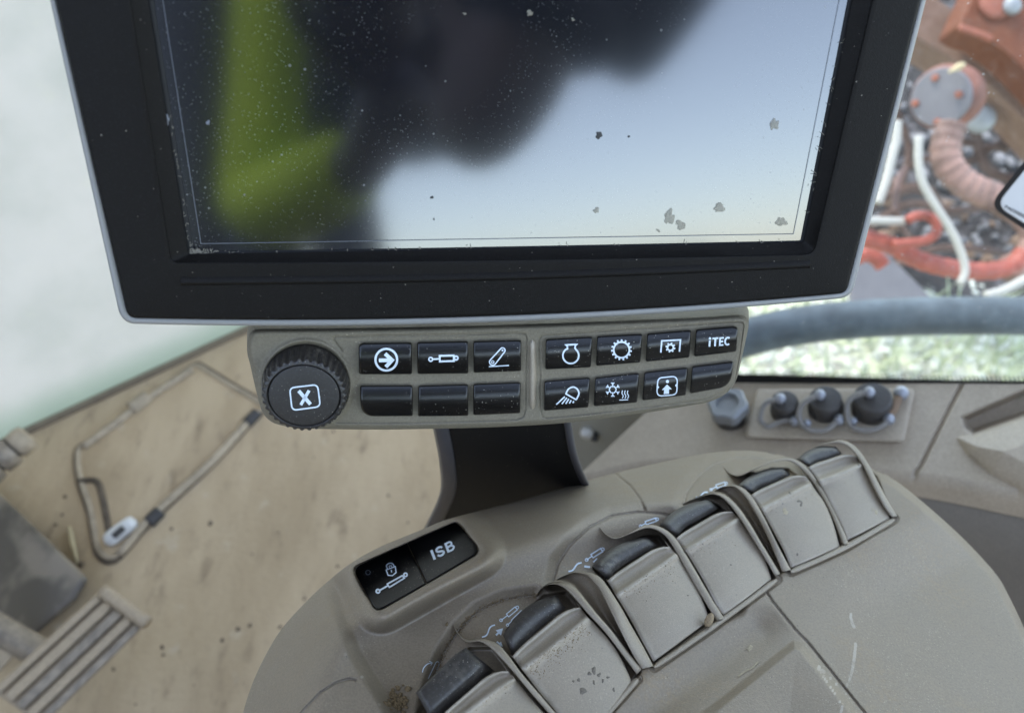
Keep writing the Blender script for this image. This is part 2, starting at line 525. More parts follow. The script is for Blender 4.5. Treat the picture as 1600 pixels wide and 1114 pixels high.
# fluff caught along the edge of the glass
fl = MB()
for i in range(150):
    s = rng.uniform(0, 1)
    if i < 80: c = (297 + rng.exponential(14), 393 + rng.normal(0, 2.2) - .02 * i * 0)
    elif i < 105: c = line_at((236, 0), (299, 394), rng.uniform(150, 394)); c = (c[0] + rng.normal(0, 1.5), c[1])
    elif i < 125: c = line_at((1329, 0), (1253, 378), rng.uniform(40, 375)); c = (c[0] + rng.normal(0, 2), c[1])
    else: c = (rng.uniform(300, 1250), 0); c = (c[0], 396 - .0199 * (c[0] - 300) + rng.normal(0, 1.2))
    a = rng.uniform(0, 6.28); l = rng.uniform(.8, 3.2)
    d = np.array([math.cos(a), math.sin(a)]) * l; q = np.array([-d[1], d[0]]) / l * .45
    pts = [np.array(c) - d - q, np.array(c) + d - q, np.array(c) + d + q, np.array(c) - d + q]
    fl.add(P(D, pts, GLASSH + .0004 + rng.uniform(0, .0006)), [[0, 1, 2, 3]])
M['lint'] = simple('lint', (.22, .20, .16), .9)
fl.build('lint', M['lint'], disp, kind='stuff')

# ================================================================== KEYPAD
kp = thing('keypad', 'taupe control panel of black keys with a ribbed dial below the screen', 'keypad', P(K, [(780, 585)])[0] - nD * .012)
T = [(387, 556), (386, 545), (387, 532), (391, 521), (400, 515), (440, 514), (540, 513), (660, 511), (780, 508), (900, 504), (1000, 500), (1090, 496), (1150, 492), (1162, 494), (1168, 499), (1170, 506), (1169, 514)]
B = [(387, 556), (391, 570), (397, 597), (406, 633), (414, 650), (431, 662), (470, 669), (580, 671), (668, 670), (780, 667), (890, 660), (1000, 646), (1075, 634), (1110, 627), (1135, 614), (1150, 594), (1160, 555), (1169, 514)]
nc, nr = 760, 150
Tc, Bc = cr(T, nc), cr(B, nc)
out_k = np.vstack([Tc, Bc[::-1]])
t = np.linspace(0, 1, nr)[:, None, None]
G = Tc[None] * (1 - t) + Bc[None] * t
X, Y = G[..., 0], G[..., 1]
KC = (478, 602)
seamL = [(524, 660), (640, 661), (725, 659), (806, 656), (818, 651), (821, 640), (823, 528), (820, 522), (812, 521), (700, 523), (540, 526), (524, 527), (522, 531), (535, 548)]
seamR = [(843, 530), (846, 525), (1000, 514), (1152, 503), (1160, 504), (1162, 509), (1156, 552), (1148, 594), (1135, 612), (1096, 626), (1000, 638), (900, 649), (853, 653), (847, 650), (845, 640), (843, 530)]
def hK(X, Y):
    d = seg_dist(X, Y, [tuple(p) for p in out_k[::6]] + [tuple(out_k[0])])
    h = -.0030 * np.clip(1 - d / 9, 0, 1) ** 2.2
    g = np.minimum(seg_dist(X, Y, seamL), seg_dist(X, Y, seamR))
    h = h - .0007 * (1 - sm(.5, 1.5, g))
    inside = np.minimum(sdf(X, Y, seamL), sdf(X, Y, seamR))
    h = h - .0003 * (1 - sm(-2, 1, inside))
    r = np.hypot(X - KC[0], Y - KC[1])
    h = h + .0012 * np.exp(-((r - 70) / 4) ** 2) - .003 * (1 - sm(63, 68, r))
    return h
V = K.hit(X, Y, hK(X, Y))
rim_t = [K.hit(Tc[:, 0], Tc[:, 1] - dy, -dh - .003) for dy, dh in ((0, .002), (4, .006), (16, .022), (18, .03))]
rim_b = [K.hit(Bc[:, 0], Bc[:, 1] - dy, -dh - .003) for dy, dh in ((.3, .002), (1.5, .007), (6, .018), (20, .026))]
V = np.concatenate([np.array(rim_t[::-1]), V, np.array(rim_b)])
mesh('panel', V.reshape(-1, 3), grid_faces_np(V.shape[0], nc), M['taupe_key'], kp)

def keyh(q, H=.0023, base=.0011, mid=.5):
    (tl, tr, br, bl) = q
    def f(x, y):
        yt = tl[1] + (tr[1] - tl[1]) * (x - tl[0]) / (tr[0] - tl[0]); yb = bl[1] + (br[1] - bl[1]) * (x - bl[0]) / (br[0] - bl[0])
        t = np.clip((y - yt) / (yb - yt), 0, 1)
        u = np.where(t < mid, (t - mid) / mid, (t - mid) / (1 - mid))
        return base + H * (1 - np.abs(u) ** 1.9)
    return f
KEYS = [
 ('arrow',  [(560, 536), (643.3, 535), (644, 584.7), (561, 585)], [9, 3, 3, 4], 'black key with a white arrow in a circle'),
 ('ram',    [(651.5, 534.5), (731.6, 533), (731.8, 583.5), (652.4, 584.5)], [3] * 4, 'black key with a white hydraulic cylinder symbol'),
 ('hitch',  [(739.4, 533), (814.6, 531.3), (814.3, 579.8), (740, 582.5)], [3] * 4, 'black key with a white tilted arm over a line'),
 ('',       [(562.3, 602.5), (644.6, 602), (645.2, 650), (564, 650.5)], [3, 3, 3, 22], 'blank black key with one large rounded corner beside the dial'),
 ('',       [(653.7, 602.5), (731.6, 600.3), (731.8, 649.6), (653, 650.5)], [3] * 4, 'blank black key under the cylinder key'),
 ('',       [(739.4, 599.8), (813.7, 597), (812.8, 645.5), (739.4, 648.7)], [3] * 4, 'blank black key under the tilted arm key'),
 ('engine', [(852.9, 530), (925.8, 525.8), (923.3, 573.9), (851.7, 577.4)], [3, 3, 3, 3], 'black key with a white flask shaped engine outline'),
 ('gear',   [(933, 525.4), (1003.9, 521.3), (1000.5, 566.3), (931.1, 571.9)], [3] * 4, 'black key with a large white gear ring'),
 ('pto',    [(1011.4, 521.2), (1080, 515.4), (1077, 558.6), (1008.8, 565.4)], [3] * 4, 'black key with a small white gear under a bracket'),
 ('text',   [(1087.7, 514.8), (1154, 509), (1150.2, 549.4), (1084.2, 557.5)], [3, 8, 4, 3], 'black key lettered in white at the panel end'),
 ('lamp',   [(850.6, 595.2), (922.3, 589.5), (919.2, 636.4), (849.8, 641.8)], [3] * 4, 'black key with a white work lamp symbol'),
 ('climate',[(929.9, 589.9), (999, 582.4), (995.5, 628.8), (927.6, 634.9)], [3] * 4, 'black key with a white snowflake and heat waves'),
 ('seat',   [(1006.9, 581.4), (1074.7, 573.8), (1071.7, 617.3), (1003.4, 626)], [3] * 4, 'black key with a white figure arrow in a frame'),
 ('',       [(1081.6, 572.3), (1146.7, 564.2), (1141, 603.5), (1078, 615)], [3, 3, 26, 3], 'blank black key with a large rounded corner at the panel end'),
]
def gear(c, r0, r1, nt, w, tw):
    ic = Icon(); ic.rib(circ(c, r0, 40), w, True)
    for i in range(nt):
        a = 2 * math.pi * (i + .3) / nt; d = np.array([math.cos(a), math.sin(a)])
        ic.rib([np.array(c) + d * (r0 + w * .3), np.array(c) + d * r1], tw)
    return ic
def symbol(kind):
    ic = Icon()
    if kind == 'arrow':
        ic.rib(circ((603.6, 562), 16.9, 44), 3.4, True); ic.rib([(592, 563), (610, 562.8)], 6)
        ic.rib([(601.6, 552.6), (612.6, 562.7), (602.8, 573.3)], 5.8)
    elif kind == 'ram':
        ic.rib([(687, 556), (709, 555.4), (709.2, 564), (687.2, 564.8)], 3.0, True); ic.rib([(676, 561.2), (686, 560.8)], 2.6)
        ic.rib(circ((673, 561.4), 2.9), 2.4, True); ic.rib(circ((712.6, 559.4), 2.9), 2.6, True)
    elif kind == 'hitch':
        a, b = np.array((769.9, 565.7)), np.array((785.3, 547.4)); d = unit(b - a); q = np.array([-d[1], d[0]])
        an = math.degrees(math.atan2(d[1], d[0]))
        ic.rib(np.vstack([circ(b, 3.9, 9, an - 90, an + 90), circ(a, 5.0, 9, an + 90, an + 270)]), 2.0, True)
        ic.rib(circ(a, 2.0, 14), 1.3, True); ic.add(disc(b, 1.6)); ic.rib([(763.9, 572.9), (795.2, 571)], 1.7)
    elif kind == 'engine':
        ic.rib(np.vstack([[(898.4, 544), (898.9, 540), (901, 538.2), (884.2, 539), (886.3, 540.6), (886.6, 545)], circ((891.9, 555.6), 12.4, 30, 230, -50)[0:]]), 2.7, True)
    elif kind == 'gear': ic = gear((971.1, 546.7), 12.3, 16.3, 15, 2.8, 2.7)
    elif kind == 'pto':
        ic = gear((1047.6, 543), 4.6, 7.8, 8, 2.6, 2.6); ic.rib([(1032.5, 551), (1034, 532.7), (1063.2, 531.1), (1061.6, 549.4)], 2.4)
    elif kind == 'text': 
        def q(pts): return [np.array((1106.3, 541.8)) + np.array((1.0, -.058)) * x + np.array((.056, -1.0)) * y for x, y in pts]
        ic.rib(q([(2.2, 0), (2.2, 9.4)]), 2.9); ic.add(disc(q([(2.3, 12.7)])[0], 2.0)); ic.rib(q([(6.2, 12.5), (15.4, 12.5)]), 2.5); ic.rib(q([(10.8, 0), (10.8, 12.4)]), 3.0)
        ic.rib(q([(24, 12.5), (18.2, 12.5), (18.2, 1.4), (24, 1.4)]), 2.5); ic.rib(q([(18.2, 7.0), (23.4, 7.0)]), 2.8); ic.rib(q(circ((30.2, 7.0), 3.9, 22, 48, 312, 5.6)), 2.7)
    elif kind == 'lamp':
        ic.rib(cr([(884.1, 615.6), (888, 608), (895.6, 604.7), (902, 608), (904.6, 615), (900.6, 624.2)], 20), 2.4); ic.rib([(883.5, 614.9), (901, 624.8)], 2.4)
        for a, b in (((882.6, 619.7), (869.2, 631.9)), ((885.7, 621.2), (878, 631.1)), ((888.9, 623), (884, 630.8)), ((892.5, 625), (889.7, 630.3)), ((896.6, 626.5), (895.2, 629.7))): ic.rib([a, b], 2.2)
    elif kind == 'climate':
        c = np.array((957.4, 608.7)); ic.rib(circ(c, 5.6, 6), 1.5, True)
        for i in range(6):
            a = math.radians(60 * i + 30); d = np.array([math.cos(a), math.sin(a)]); q = np.array([-d[1], d[0]])
            ic.rib([c + 5.4 * d, c + 11.2 * d], 1.5); ic.rib([c + 11 * d + 2.6 * q, c + 8 * d, c + 11 * d - 2.6 * q], 1.2)
        for x in (972.2, 976.4, 980.6): ic.rib(cr([(x, 622.2), (x + 1.6, 618.6), (x - .4, 614.6), (x + .5, 610)], 12), 1.4)
        ic.rib([(967.6, 625), (981.4, 624.4)], 1.5)
    elif kind == 'seat':
        q = [(1028, 590.5), (1058.5, 587.6), (1057.4, 616.4), (1026, 619.4)]; r = rounded(q, 8, 2); ic.rib(r, 1.9, True)
        ic.add(disc((1042.9, 596), 2.6)); ic.add(polyfill([(1042.3, 600.6), (1049.8, 608), (1045.4, 608.4), (1045.2, 615.2), (1037.2, 615.8), (1037.6, 609), (1034, 609.4)]))
        ic.add(polyfill([(1027, 601), (1030.2, 605), (1026.4, 609)])); ic.add(polyfill([(1057.8, 598), (1058, 606), (1054.6, 602.4)]))
    return ic
for kind, q, rad, lab in KEYS:
    hf = keyh(q)
    o = rounded(q, rad, 1.2)
    V, F = pad(K, o, hf, skirt=.001, edge=.0009, rings=16)
    b = mesh('key', V, F, M['black'], kp, label=lab)
    if kind: symbol(kind).place(K, hf, M['print'], b)
# the raised bar between the two banks
bar = []
path = cr([(832, 530), (832.5, 560), (832.5, 600), (832, 641)], 24)
Vb, Fb = [], []
bw = 6.5
rows = []
for a in np.linspace(-1, 1, 11):
    e2 = np.sqrt(np.clip(1 - (np.linspace(-1, 1, 24)) ** 8, .02, 1))
    rows.append(K.hit(path[:, 0] + a * bw * e2, path[:, 1], .0022 * (1 - abs(a) ** 2.4) * e2 - .0006))
mesh('divider_bar', np.array(rows).reshape(-1, 3), grid_faces(11, 24), M['taupe_smooth'], kp)
# the dial
kc = K.hit(np.array(KC[0]), np.array(KC[1]), 0.0)
z = (kc - CAM) @ FW; pxm = z / FPX
HK = .0088
prof = [(68.5, -.004), (68.2, .0002), (66.0, .0016), (62.8, HK * .86), (62.0, HK * .96), (60.2, HK), (56.5, HK * 1.02), (55.0, HK * .97), (54.2, HK * .80)]
def rf(k, a):
    amp = {1: 0, 2: 1.5, 3: 1.7, 4: 1.5, 5: .5}.get(k, 0)
    return amp * pxm * np.sign(np.cos(34 * a)) * np.abs(np.cos(34 * a)) ** .5
V, F = lathe(kc, nD, [(r * pxm * .985, h) for r, h in prof], 34 * 12, rf)
knob = mesh('dial', V, F, M['knob'], kp, sharp=50)
V, F = lathe(kc, nD, [(52.8 * pxm, HK * .7), (52.8 * pxm, HK * .93), (52.2 * pxm, HK * .99), (51 * pxm, HK), (30 * pxm, HK + .0003), (1 * pxm, HK + .0004)], 96)
M['capface'] = blackp('dial_cap', .020, .5, grain=1500, gs=.3, flecks=.22)
cap = mesh('dial_cap', V, F, M['capface'], knob)
ic = Icon(); ic.rib(rounded([(452.5, 606), (496.2, 600.8), (500.6, 635.2), (456.4, 641.2)], 8, 1.5), 2.3, True)
ic.rib([(466.6, 610.6), (485.2, 631.6)], 5.6); ic.rib([(483, 610), (470, 632.6)], 4.8)
ic.place(K, lambda x, y: HK + .0004 + 0 * x, M['print'], cap)

# ================================================================== SUPPORT ARM
arm = thing('support_arm', 'black bracket arm carrying the screen, rising behind the armrest console', 'bracket', P(K, [(800, 800)], -.14)[0])
ys = [(600, -.035), (660, -.045), (720, -.062), (770, -.085), (830, -.125), (900, -.18)]
Lx = [684, 691, 702, 703, 676, 640]; Rx = [876, 884, 896, 922, 985, 1080]
def armrow(f, dh): return [K.hit(np.array(f(i)), np.array(float(ys[i][0])), ys[i][1] + dh) for i in range(len(ys))]
def strip(name, cols, nu=24):
    V, F = loft([armrow(f, dh) for f, dh in cols], 40, nu); mesh(name, V, F, M['arm'], arm)
strip('web', [(lambda i: Lx[i] + 8, 0), (lambda i: Lx[i] + .33 * (Rx[i] - Lx[i]), -.001), (lambda i: Lx[i] + .66 * (Rx[i] - Lx[i]), -.001), (lambda i: Rx[i] - 3, 0)])
M['arm_edge'] = simple('arm_edge_grey', (.055, .052, .055), .45, var=.1)
def strip2(name, cols, mat):
    V, F = loft([armrow(f, dh) for f, dh in cols], 40, 12); mesh(name, V, F, mat, arm)
strip2('flange', [(lambda i: Lx[i] - 16, -.030), (lambda i: Lx[i] - 13, .001), (lambda i: Lx[i] - 11, .004), (lambda i: Lx[i] + 6, .0035), (lambda i: Lx[i] + 8.5, .002), (lambda i: Lx[i] + 9, -.004)], M['arm_edge'])
strip2('flange', [(lambda i: Rx[i] - 3.5, -.004), (lambda i: Rx[i] - 3, .002), (lambda i: Rx[i] - 1.5, .0035), (lambda i: Rx[i] + 5, .0035), (lambda i: Rx[i] + 8, .001), (lambda i: Rx[i] + 9, -.02)], M['arm_edge'])
# ================================================================== ARMREST CONSOLE
nC = unit(camvec(.125, .860, -.495))
C = Plane(at(900, 1090, .31), nC)
con = thing('armrest_console', 'dusty taupe armrest console with a row of six paddle levers', 'control console', P(C, [(1000, 960)], -.06)[0])
OUT = [(372, 1290), (371, 1200), (378, 1125), (389, 1082), (408, 1037), (438, 985), (478, 940), (510, 910), (545, 882), (590, 856), (650, 831), (700, 811), (800, 785), (880, 762), (960, 739),
       (1040, 721), (1100, 709), (1155, 704), (1200, 707), (1240, 716), (1290, 722), (1340, 726), (1385, 742), (1432, 776), (1500, 836), (1556, 896), (1576, 930), (1602, 985), (1640, 1080), (1670, 1200), (1680, 1290)]
nth, nrad = 980, 420
oc = cr(OUT, nth); cen = np.array([1010.0, 1330.0])
cen_line = np.stack([np.interp(np.linspace(0, 1, nth), [0, .3, .7, 1], [900, 930, 1120, 1160]), np.full(nth, 1330.0)], 1)
tt = (np.linspace(0, 1, nrad) ** 1.15)[:, None, None]
G = oc[None] * (1 - tt) + cen_line[None] * tt
X, Y = G[..., 0], G[..., 1]
OUTL = [tuple(p) for p in oc[::12]]
WELLS = [
 [(690, 1062), (735, 1012), (770, 1012), (800, 1050), (870, 1130), (935, 1200), (800, 1330), (600, 1330), (640, 1130)],
 [(792, 985), (850, 930), (885, 925), (950, 995), (1000, 1050), (925, 1150), (905, 1170), (815, 1050)],
 [(928, 888), (1005, 838), (1028, 838), (1070, 880), (1114, 966), (1020, 1036), (990, 1000)],
 [(1036, 822), (1100, 780), (1122, 790), (1190, 850), (1210, 903), (1128, 962), (1080, 880)],
 [(1156, 760), (1205, 732), (1232, 733), (1290, 780), (1313, 852), (1235, 888), (1195, 810)],
 [(1250, 718), (1287, 698), (1315, 700), (1370, 745), (1392, 808), (1322, 845), (1290, 770)],
]
GAPS = [[(882, 910), (925, 905), (1012, 1040), (1000, 1046)], [(1128, 772), (1156, 768), (1228, 890), (1216, 897)]]
ARC1 = [(664, 1130), (668, 1102), (678, 1060), (694, 1020), (716, 985), (748, 954), (790, 936), (835, 930)]
ARC2 = [(864, 908), (872, 880), (890, 852), (920, 824), (955, 806), (995, 800), (1032, 802), (1050, 806)]
ARC3 = [(1068, 788), (1075, 766), (1092, 744), (1115, 727), (1145, 717), (1180, 716), (1215, 722)]
SEAM_TOP = [(962, 741), (985, 760), (1000, 780), (1008, 797)]
SEAM_R = [(1198, 926), (1206, 938), (1222, 958), (1243, 984), (1262, 1003), (1350, 1112), (1470, 1260)]
SEAM_L = [(455, 1135), (475, 1108), (500, 1082), (524, 1066), (545, 1060), (556, 1062)]
ISB = rounded([(545, 884), (716, 811), (764, 864), (590, 962)], [12, 16, 14, 16], 3)
ISBI = [tuple(p) for p in rounded([(549, 887), (714, 814), (754, 862), (588, 957.5)], [12, 10, 14, 13], 3)]
DISC1 = ARC1 + [(900, 1010), (800, 1200)]; DISC2 = ARC2 + [(1150, 950), (1000, 1000)]; DISC3 = ARC3 + [(1320, 830), (1200, 860)]
PLAT = [(1060, 1135), (1110, 1104), (1240, 1000), (1256, 1005), (1340, 1110), (1420, 1230), (1200, 1400), (1000, 1300)]
BARL = [[(930, 1135), (996, 1060)], [(1022, 1042), (1112, 980), (1214, 905)], [(1236, 893), (1320, 855), (1397, 811)]]
STEP = [(500, 893), (512, 940), (528, 985), (548, 1030), (575, 1075), (610, 1130), (650, 1240)]

KP = None
def hC(X, Y, rec=True):
    d = seg_dist(X, Y, OUTL)
    # how wide the rounding at the rim is: broad on the left and along the back, crisp on the right
    wl = 1 - sm(430, 620, X); wr = sm(1240, 1400, X)
    W = 72 + 78 * wl - 59 * wr; A = .031 + .017 * wl - .024 * wr
    h = -A * np.clip(1 - d / W, 0, 1) ** 2.1
    # ridge parallel to the back edge, then the shelf rolls back
    mid = (1 - wl) * (1 - wr)
    h += .0065 * mid * np.exp(-((d - 74) / 30) ** 2)
    # left outer shell stands over the inner part
    s = np.zeros_like(X) + 1e9
    side = sdf(X, Y, STEP + [(2600, 1500), (2600, 500), (560, 600)])
    h -= .0085 * (1 - sm(-24, 3, side)) * (1 - sm(620, 800, X)) * sm(885, 930, Y)
    # key bezel
    b = sdf(X, Y, [tuple(p) for p in ISB])
    h += .0024 * (1 - sm(-3, 22, b))
    h += .0018 * np.exp(-((b - 1) / 5) ** 2)
    bi = sdf(X, Y, ISBI)
    if KP is not None:
        w = 1 - sm(3, 36, b); h = h * (1 - w) + w * (KP[0] + KP[1] * (X - 650) + KP[2] * (Y - 880) + .0011 * np.exp(-((b - 1) / 6) ** 2))
    if rec and KP is not None: h -= .005 * (1 - sm(-2, 1.5, bi))
    # the discs with the symbols
    for k, (dc, ar) in enumerate(((DISC1, ARC1), (DISC2, ARC2), (DISC3, ARC3))):
        q = sdf(X, Y, dc)
        h -= (.0050, .0034, .0026)[k] * (1 - sm(-2, 20, q))
        h += .0012 * np.exp(-((q - 0) / 60) ** 2) * (q < 0) * 0
        h -= .0011 * (1 - sm(.7, 2.1, seg_dist(X, Y, ar)))
    # dirt pocket beside the first disc
    h -= .006 * np.exp(-(((X - 708) / 34) ** 2 + ((Y - 1075) / 44) ** 2))
    for w in WELLS:
        h -= .0065 * (1 - sm(-4, 3, sdf(X, Y, w)))
    for w in GAPS:
        h -= .0045 * (1 - sm(-3, 2, sdf(X, Y, w)))
    for l in (SEAM_TOP, SEAM_R, SEAM_L):
        h -= .0014 * (1 - sm(.8, 2.2, seg_dist(X, Y, l)))
    for l in BARL:
        h -= .0010 * (1 - sm(6, 9, seg_dist(X, Y, l)))
    # worn palm rest plateau and the hollow in front of it
    p = sdf(X, Y, PLAT)
    h += .0036 * (1 - sm(-14, 3, p)) - .0030 * (1 - sm(-150, -10, p))
    vall = seg_dist(X, Y, [(960, 1165), (1040, 1096), (1185, 988)])
    notright = 1 - sm(-16, 4, sdf(X, Y, [(1206, 938), (1243, 984), (1350, 1112), (1480, 1300), (1300, 1400), (800, 1400), (900, 1100), (1120, 940)]))
    h -= .0042 * np.exp(-(vall / 30) ** 2) * notright
    rs = np.clip((X - 1206) * .77 - (Y - 938) * .64, 0, 420); below = (Y - 926) * .86 + (X - 1198) * .50
    h -= .00005 * rs * sm(5, 120, below)
    # gentle unevenness of the moulding
    h += .0005 * np.sin(X / 61.0) * np.sin(Y / 47.0)
    return h
_kx, _ky = [a.ravel() for a in np.meshgrid(np.linspace(565, 740, 12), np.linspace(835, 940, 12))]; _in = sdf(_kx, _ky, ISBI) < 0; _kx, _ky = _kx[_in], _ky[_in]
KP = np.linalg.lstsq(np.stack([np.ones_like(_kx), _kx - 650, _ky - 880], 1), hC(_kx, _ky, False), rcond=None)[0]
H = hC(X, Y)
V = C.hit(X, Y, H)
base_row = V[0]
side = [base_row - nC * dz + (V.mean((0, 1)) - base_row) * k for dz, k in ((.12, .10), (.06, .03), (.025, .004))]
V = np.concatenate([np.array(side), V])
shell = mesh('shell', V.reshape(-1, 3), grid_faces_np(V.shape[0], nth), M['taupe'], con)
hC1 = lambda x, y: hC(np.asarray(x, float), np.asarray(y, float))

# ---- two flat keys
kl = [(551, 888), (635.5, 848.5), (665.3, 912), (588, 955.5)]
kr = [(637, 847.8), (713, 815), (752, 860.5), (667, 911)]
zc = float(hC1([660.0], [905.0])[0])
HB = .0033
b = sdf(np.array([650.0]), np.array([890.0]), ISBI)
def hkey(x, y):   # sits level with its bezel
    return KP[0] + KP[1] * (x - 650) + KP[2] * (y - 880)
for q, rad, lab in ((kl, [13, 2, 2, 13], 'glossy black key with a white padlock over a cylinder'), (kr, [2, 11, 14, 2], 'glossy black key with three white capital letters')):
    o = rounded(q, rad, 1.5)
    V, F = pad(C, o, hkey, skirt=.002, edge=.0006, rings=8)
    kb = mesh('key', V, F, M['black_flat'], con, label=lab)
    ic = Icon()
    if q is kr: 
        def qi(pts): return [np.array((677.6, 874.8)) + np.array((1.0, -.51)) * x + np.array((-.373, -1.0)) * y for x, y in pts]
        ic.rib(qi([(1.8, 0), (1.8, 14.6)]), 4.2)
        ic.rib(cr(qi([(17.2, 10.6), (15.6, 12.6), (11.8, 13.2), (8.6, 11.6), (8.8, 8.8), (12.4, 7.2), (16.2, 5.8), (17.2, 3.4), (14.6, 1.4), (10.6, 1.4), (7.6, 3.8)]), 40), 3.3)
        ic.rib(qi([(23.6, 0), (23.6, 14.6)]), 3.8); ic.rib(cr(qi([(23.6, 13.2), (29.4, 13.2), (31.6, 10.7), (29.4, 7.9), (23.6, 7.9)]), 24), 2.9)
        ic.rib(cr(qi([(24, 7.4), (30, 7.4), (33, 4.4), (30.2, 1.3), (23.6, 1.3)]), 24), 3.0)
    else:
        ic.rib([(605.2, 912), (628.6, 899), (631.8, 902.8), (608.4, 917.2)], 2.4, True); ic.rib([(593, 922), (606, 914.6)], 2.6)
        ic.rib(circ((590.6, 923.2), 2.8, 14), 2.6, True); ic.rib(circ((633.6, 897.6), 2.6, 14), 2.4, True)
        ic.rib([(603.4, 890), (617.4, 884.8), (619, 894), (613, 899), (606.4, 898.4)], 1.7, True)
        ic.rib(cr([(605.4, 888.6), (604, 883), (608.4, 879.6), (613.6, 880.6), (616, 885)], 14), 1.7); ic.rib([(608.6, 887), (608, 883.8), (611.4, 883.4), (612.6, 886)], 1.2)
        ic.rib([(611.4, 890), (611.8, 894)], 1.8)
        ic.rib(circ((575, 894), 3.6, 18), .5, True)
    ic.place(C, hkey, M['print'], kb, lift=.0006)

# ---- levers
def rowpts(L, R, h, n=9, bulge=.0012):
    L, R = np.array(L, float), np.array(R, float); t = np.linspace(0, 1, n)[:, None]
    q = L * (1 - t) + R * t; hh = h + bulge * (1 - (2 * t[:, 0] - 1) ** 2)
    return np.column_stack([q, hh])
def paddle(side, crest, crease, mids, hc, pads, wide):
    """side rows from the front edge to the crest: (L, R) pixels"""
    rows = []
    n = 15
    prof = []
    nR = len(mids)
    seq = []
    for k, (L, R) in enumerate(mids):            # bottom .. below the crease
        f = k / (nR)
        dd = unit(np.array(mids[0][0], float) - np.array(mids[1][0], float)) * (3.0 if k == 0 else 0); seq.append((tuple(np.array(L) + dd), tuple(np.array(R) + dd), hc * .92 * f ** .85 + .0006, .0014))
    cl, crr = crease; tl, tr = crest
    seq.append((cl, crr, hc * .95, .0010))
    def mixp(a, b, t): return tuple(np.array(a) * (1 - t) + np.array(b) * t)
    seq.append((mixp(cl, tl, .25), mixp(crr, tr, .25), hc * .95 - .0017, -.0004))
    seq.append((mixp(cl, tl, .62), mixp(crr, tr, .62), hc * .97 - .0016, -.0006))
    seq.append((mixp(cl, tl, .90), mixp(crr, tr, .90), hc * 1.0, .0004))
    seq.append((tl, tr, hc * .99, .0002))
    def wide_(L, R, g=1.4):
        L, R = np.array(L, float), np.array(R, float); u = unit(R - L) * g; return L - u, R + u * 2.6
    A = np.array([rowpts(*wide_(L, R), h, n, b) for L, R, h, b in seq])       # rows x n x (px,py,h)
    m = 46
    A = np.stack([cr(A[:, j], m) for j in range(n)], 1)
    # rounded rims
    L0 = A[:, 0]; R0 = A[:, -1]
    def edge(E, inn, dx):
        out = []
        for k, (dp, dh) in enumerate(((0.0, -.012), (0.0, -.0022), (.35, -.0007))):
            q = E.copy(); q[:, :2] += (inn[:, :2] - E[:, :2]) * dp * .25; q[:, 2] += dh; out.append(q)
        return out
    le = edge(L0, A[:, 1], 1); re = edge(R0, A[:, -2], 1)
    A[:, 0, :2] += (A[:, 1, :2] - A[:, 0, :2]) * .18; A[:, -1, :2] += (A[:, -2, :2] - A[:, -1, :2]) * .18
    for j in range(4):                      # rounded outer corner of the crest
        s_ = (1 - j / 4) ** 2
        for r_ in range(1, 9): A[-r_, -1 - j, :2] += (A[-9, -1 - j, :2] - A[-r_, -1 - j, :2]) * .42 * s_
        for r_ in range(1, 5): A[-r_, j, :2] += (A[-5, j, :2] - A[-r_, j, :2]) * .22 * s_
    cols = le + [A[:, j] for j in range(n)] + re[::-1]
    A = np.stack(cols, 1)
    f0 = A[0].copy(); f0[:, 2] -= .010; f1 = A[0].copy(); f1[:, 2] -= .0012
    A[0, :, :2] += (A[1, :, :2] - A[0, :, :2]) * .35
    b0 = A[-1].copy(); b0[:, 2] -= .014; b1 = A[-1].copy(); b1[:, 2] -= .0015
    A[-1, :, :2] += (A[-2, :, :2] - A[-1, :, :2]) * .3
    A = np.concatenate([[f0, f1], A, [b1, b0]])
    V = C.hit(A[..., 0], A[..., 1], A[..., 2])
    return V.reshape(-1, 3), grid_faces(A.shape[0], A.shape[1])
def rubber(lower, upper, hc, box=False):
    n = 26
    lo, up = cr(lower, n), cr(upper, n)
    lo = lo + (lo - up) / np.linalg.norm(lo - up, axis=1, keepdims=True) * 4.5
    rows = []
    prof = ((0, .78), (.10, .86), (.25, .97), (.45, 1.06), (.65, 1.10), (.85, 1.02), (.95, .9), (1, .72), (1, .1)) if not box else \
           ((0, .40), (.05, .60), (.30, 1.0), (.36, 1.06), (.44, 1.09), (.92, 1.16), (.98, 1.12), (1, 1.0), (1, .1))
    for t, k in prof:
        q = lo * (1 - t) + up * t
        hh = np.full(n, hc * k)
        e = np.minimum(np.arange(n), np.arange(n)[::-1]); hh -= np.where(e < 2, (.003, .0008)[0] * (2 - e) ** 2 / 4 * (hc / .014), 0)
        rows.append(np.column_stack([q, hh]))
    A = np.array(rows)
    e0 = A[:, :1].copy(); e0[..., 2] -= .010; e1 = A[:, -1:].copy(); e1[..., 2] -= .010
    A = np.concatenate([e0, A, e1], 1)
    V = C.hit(A[..., 0], A[..., 1], A[..., 2]); return V.reshape(-1, 3), grid_faces(A.shape[0], A.shape[1])
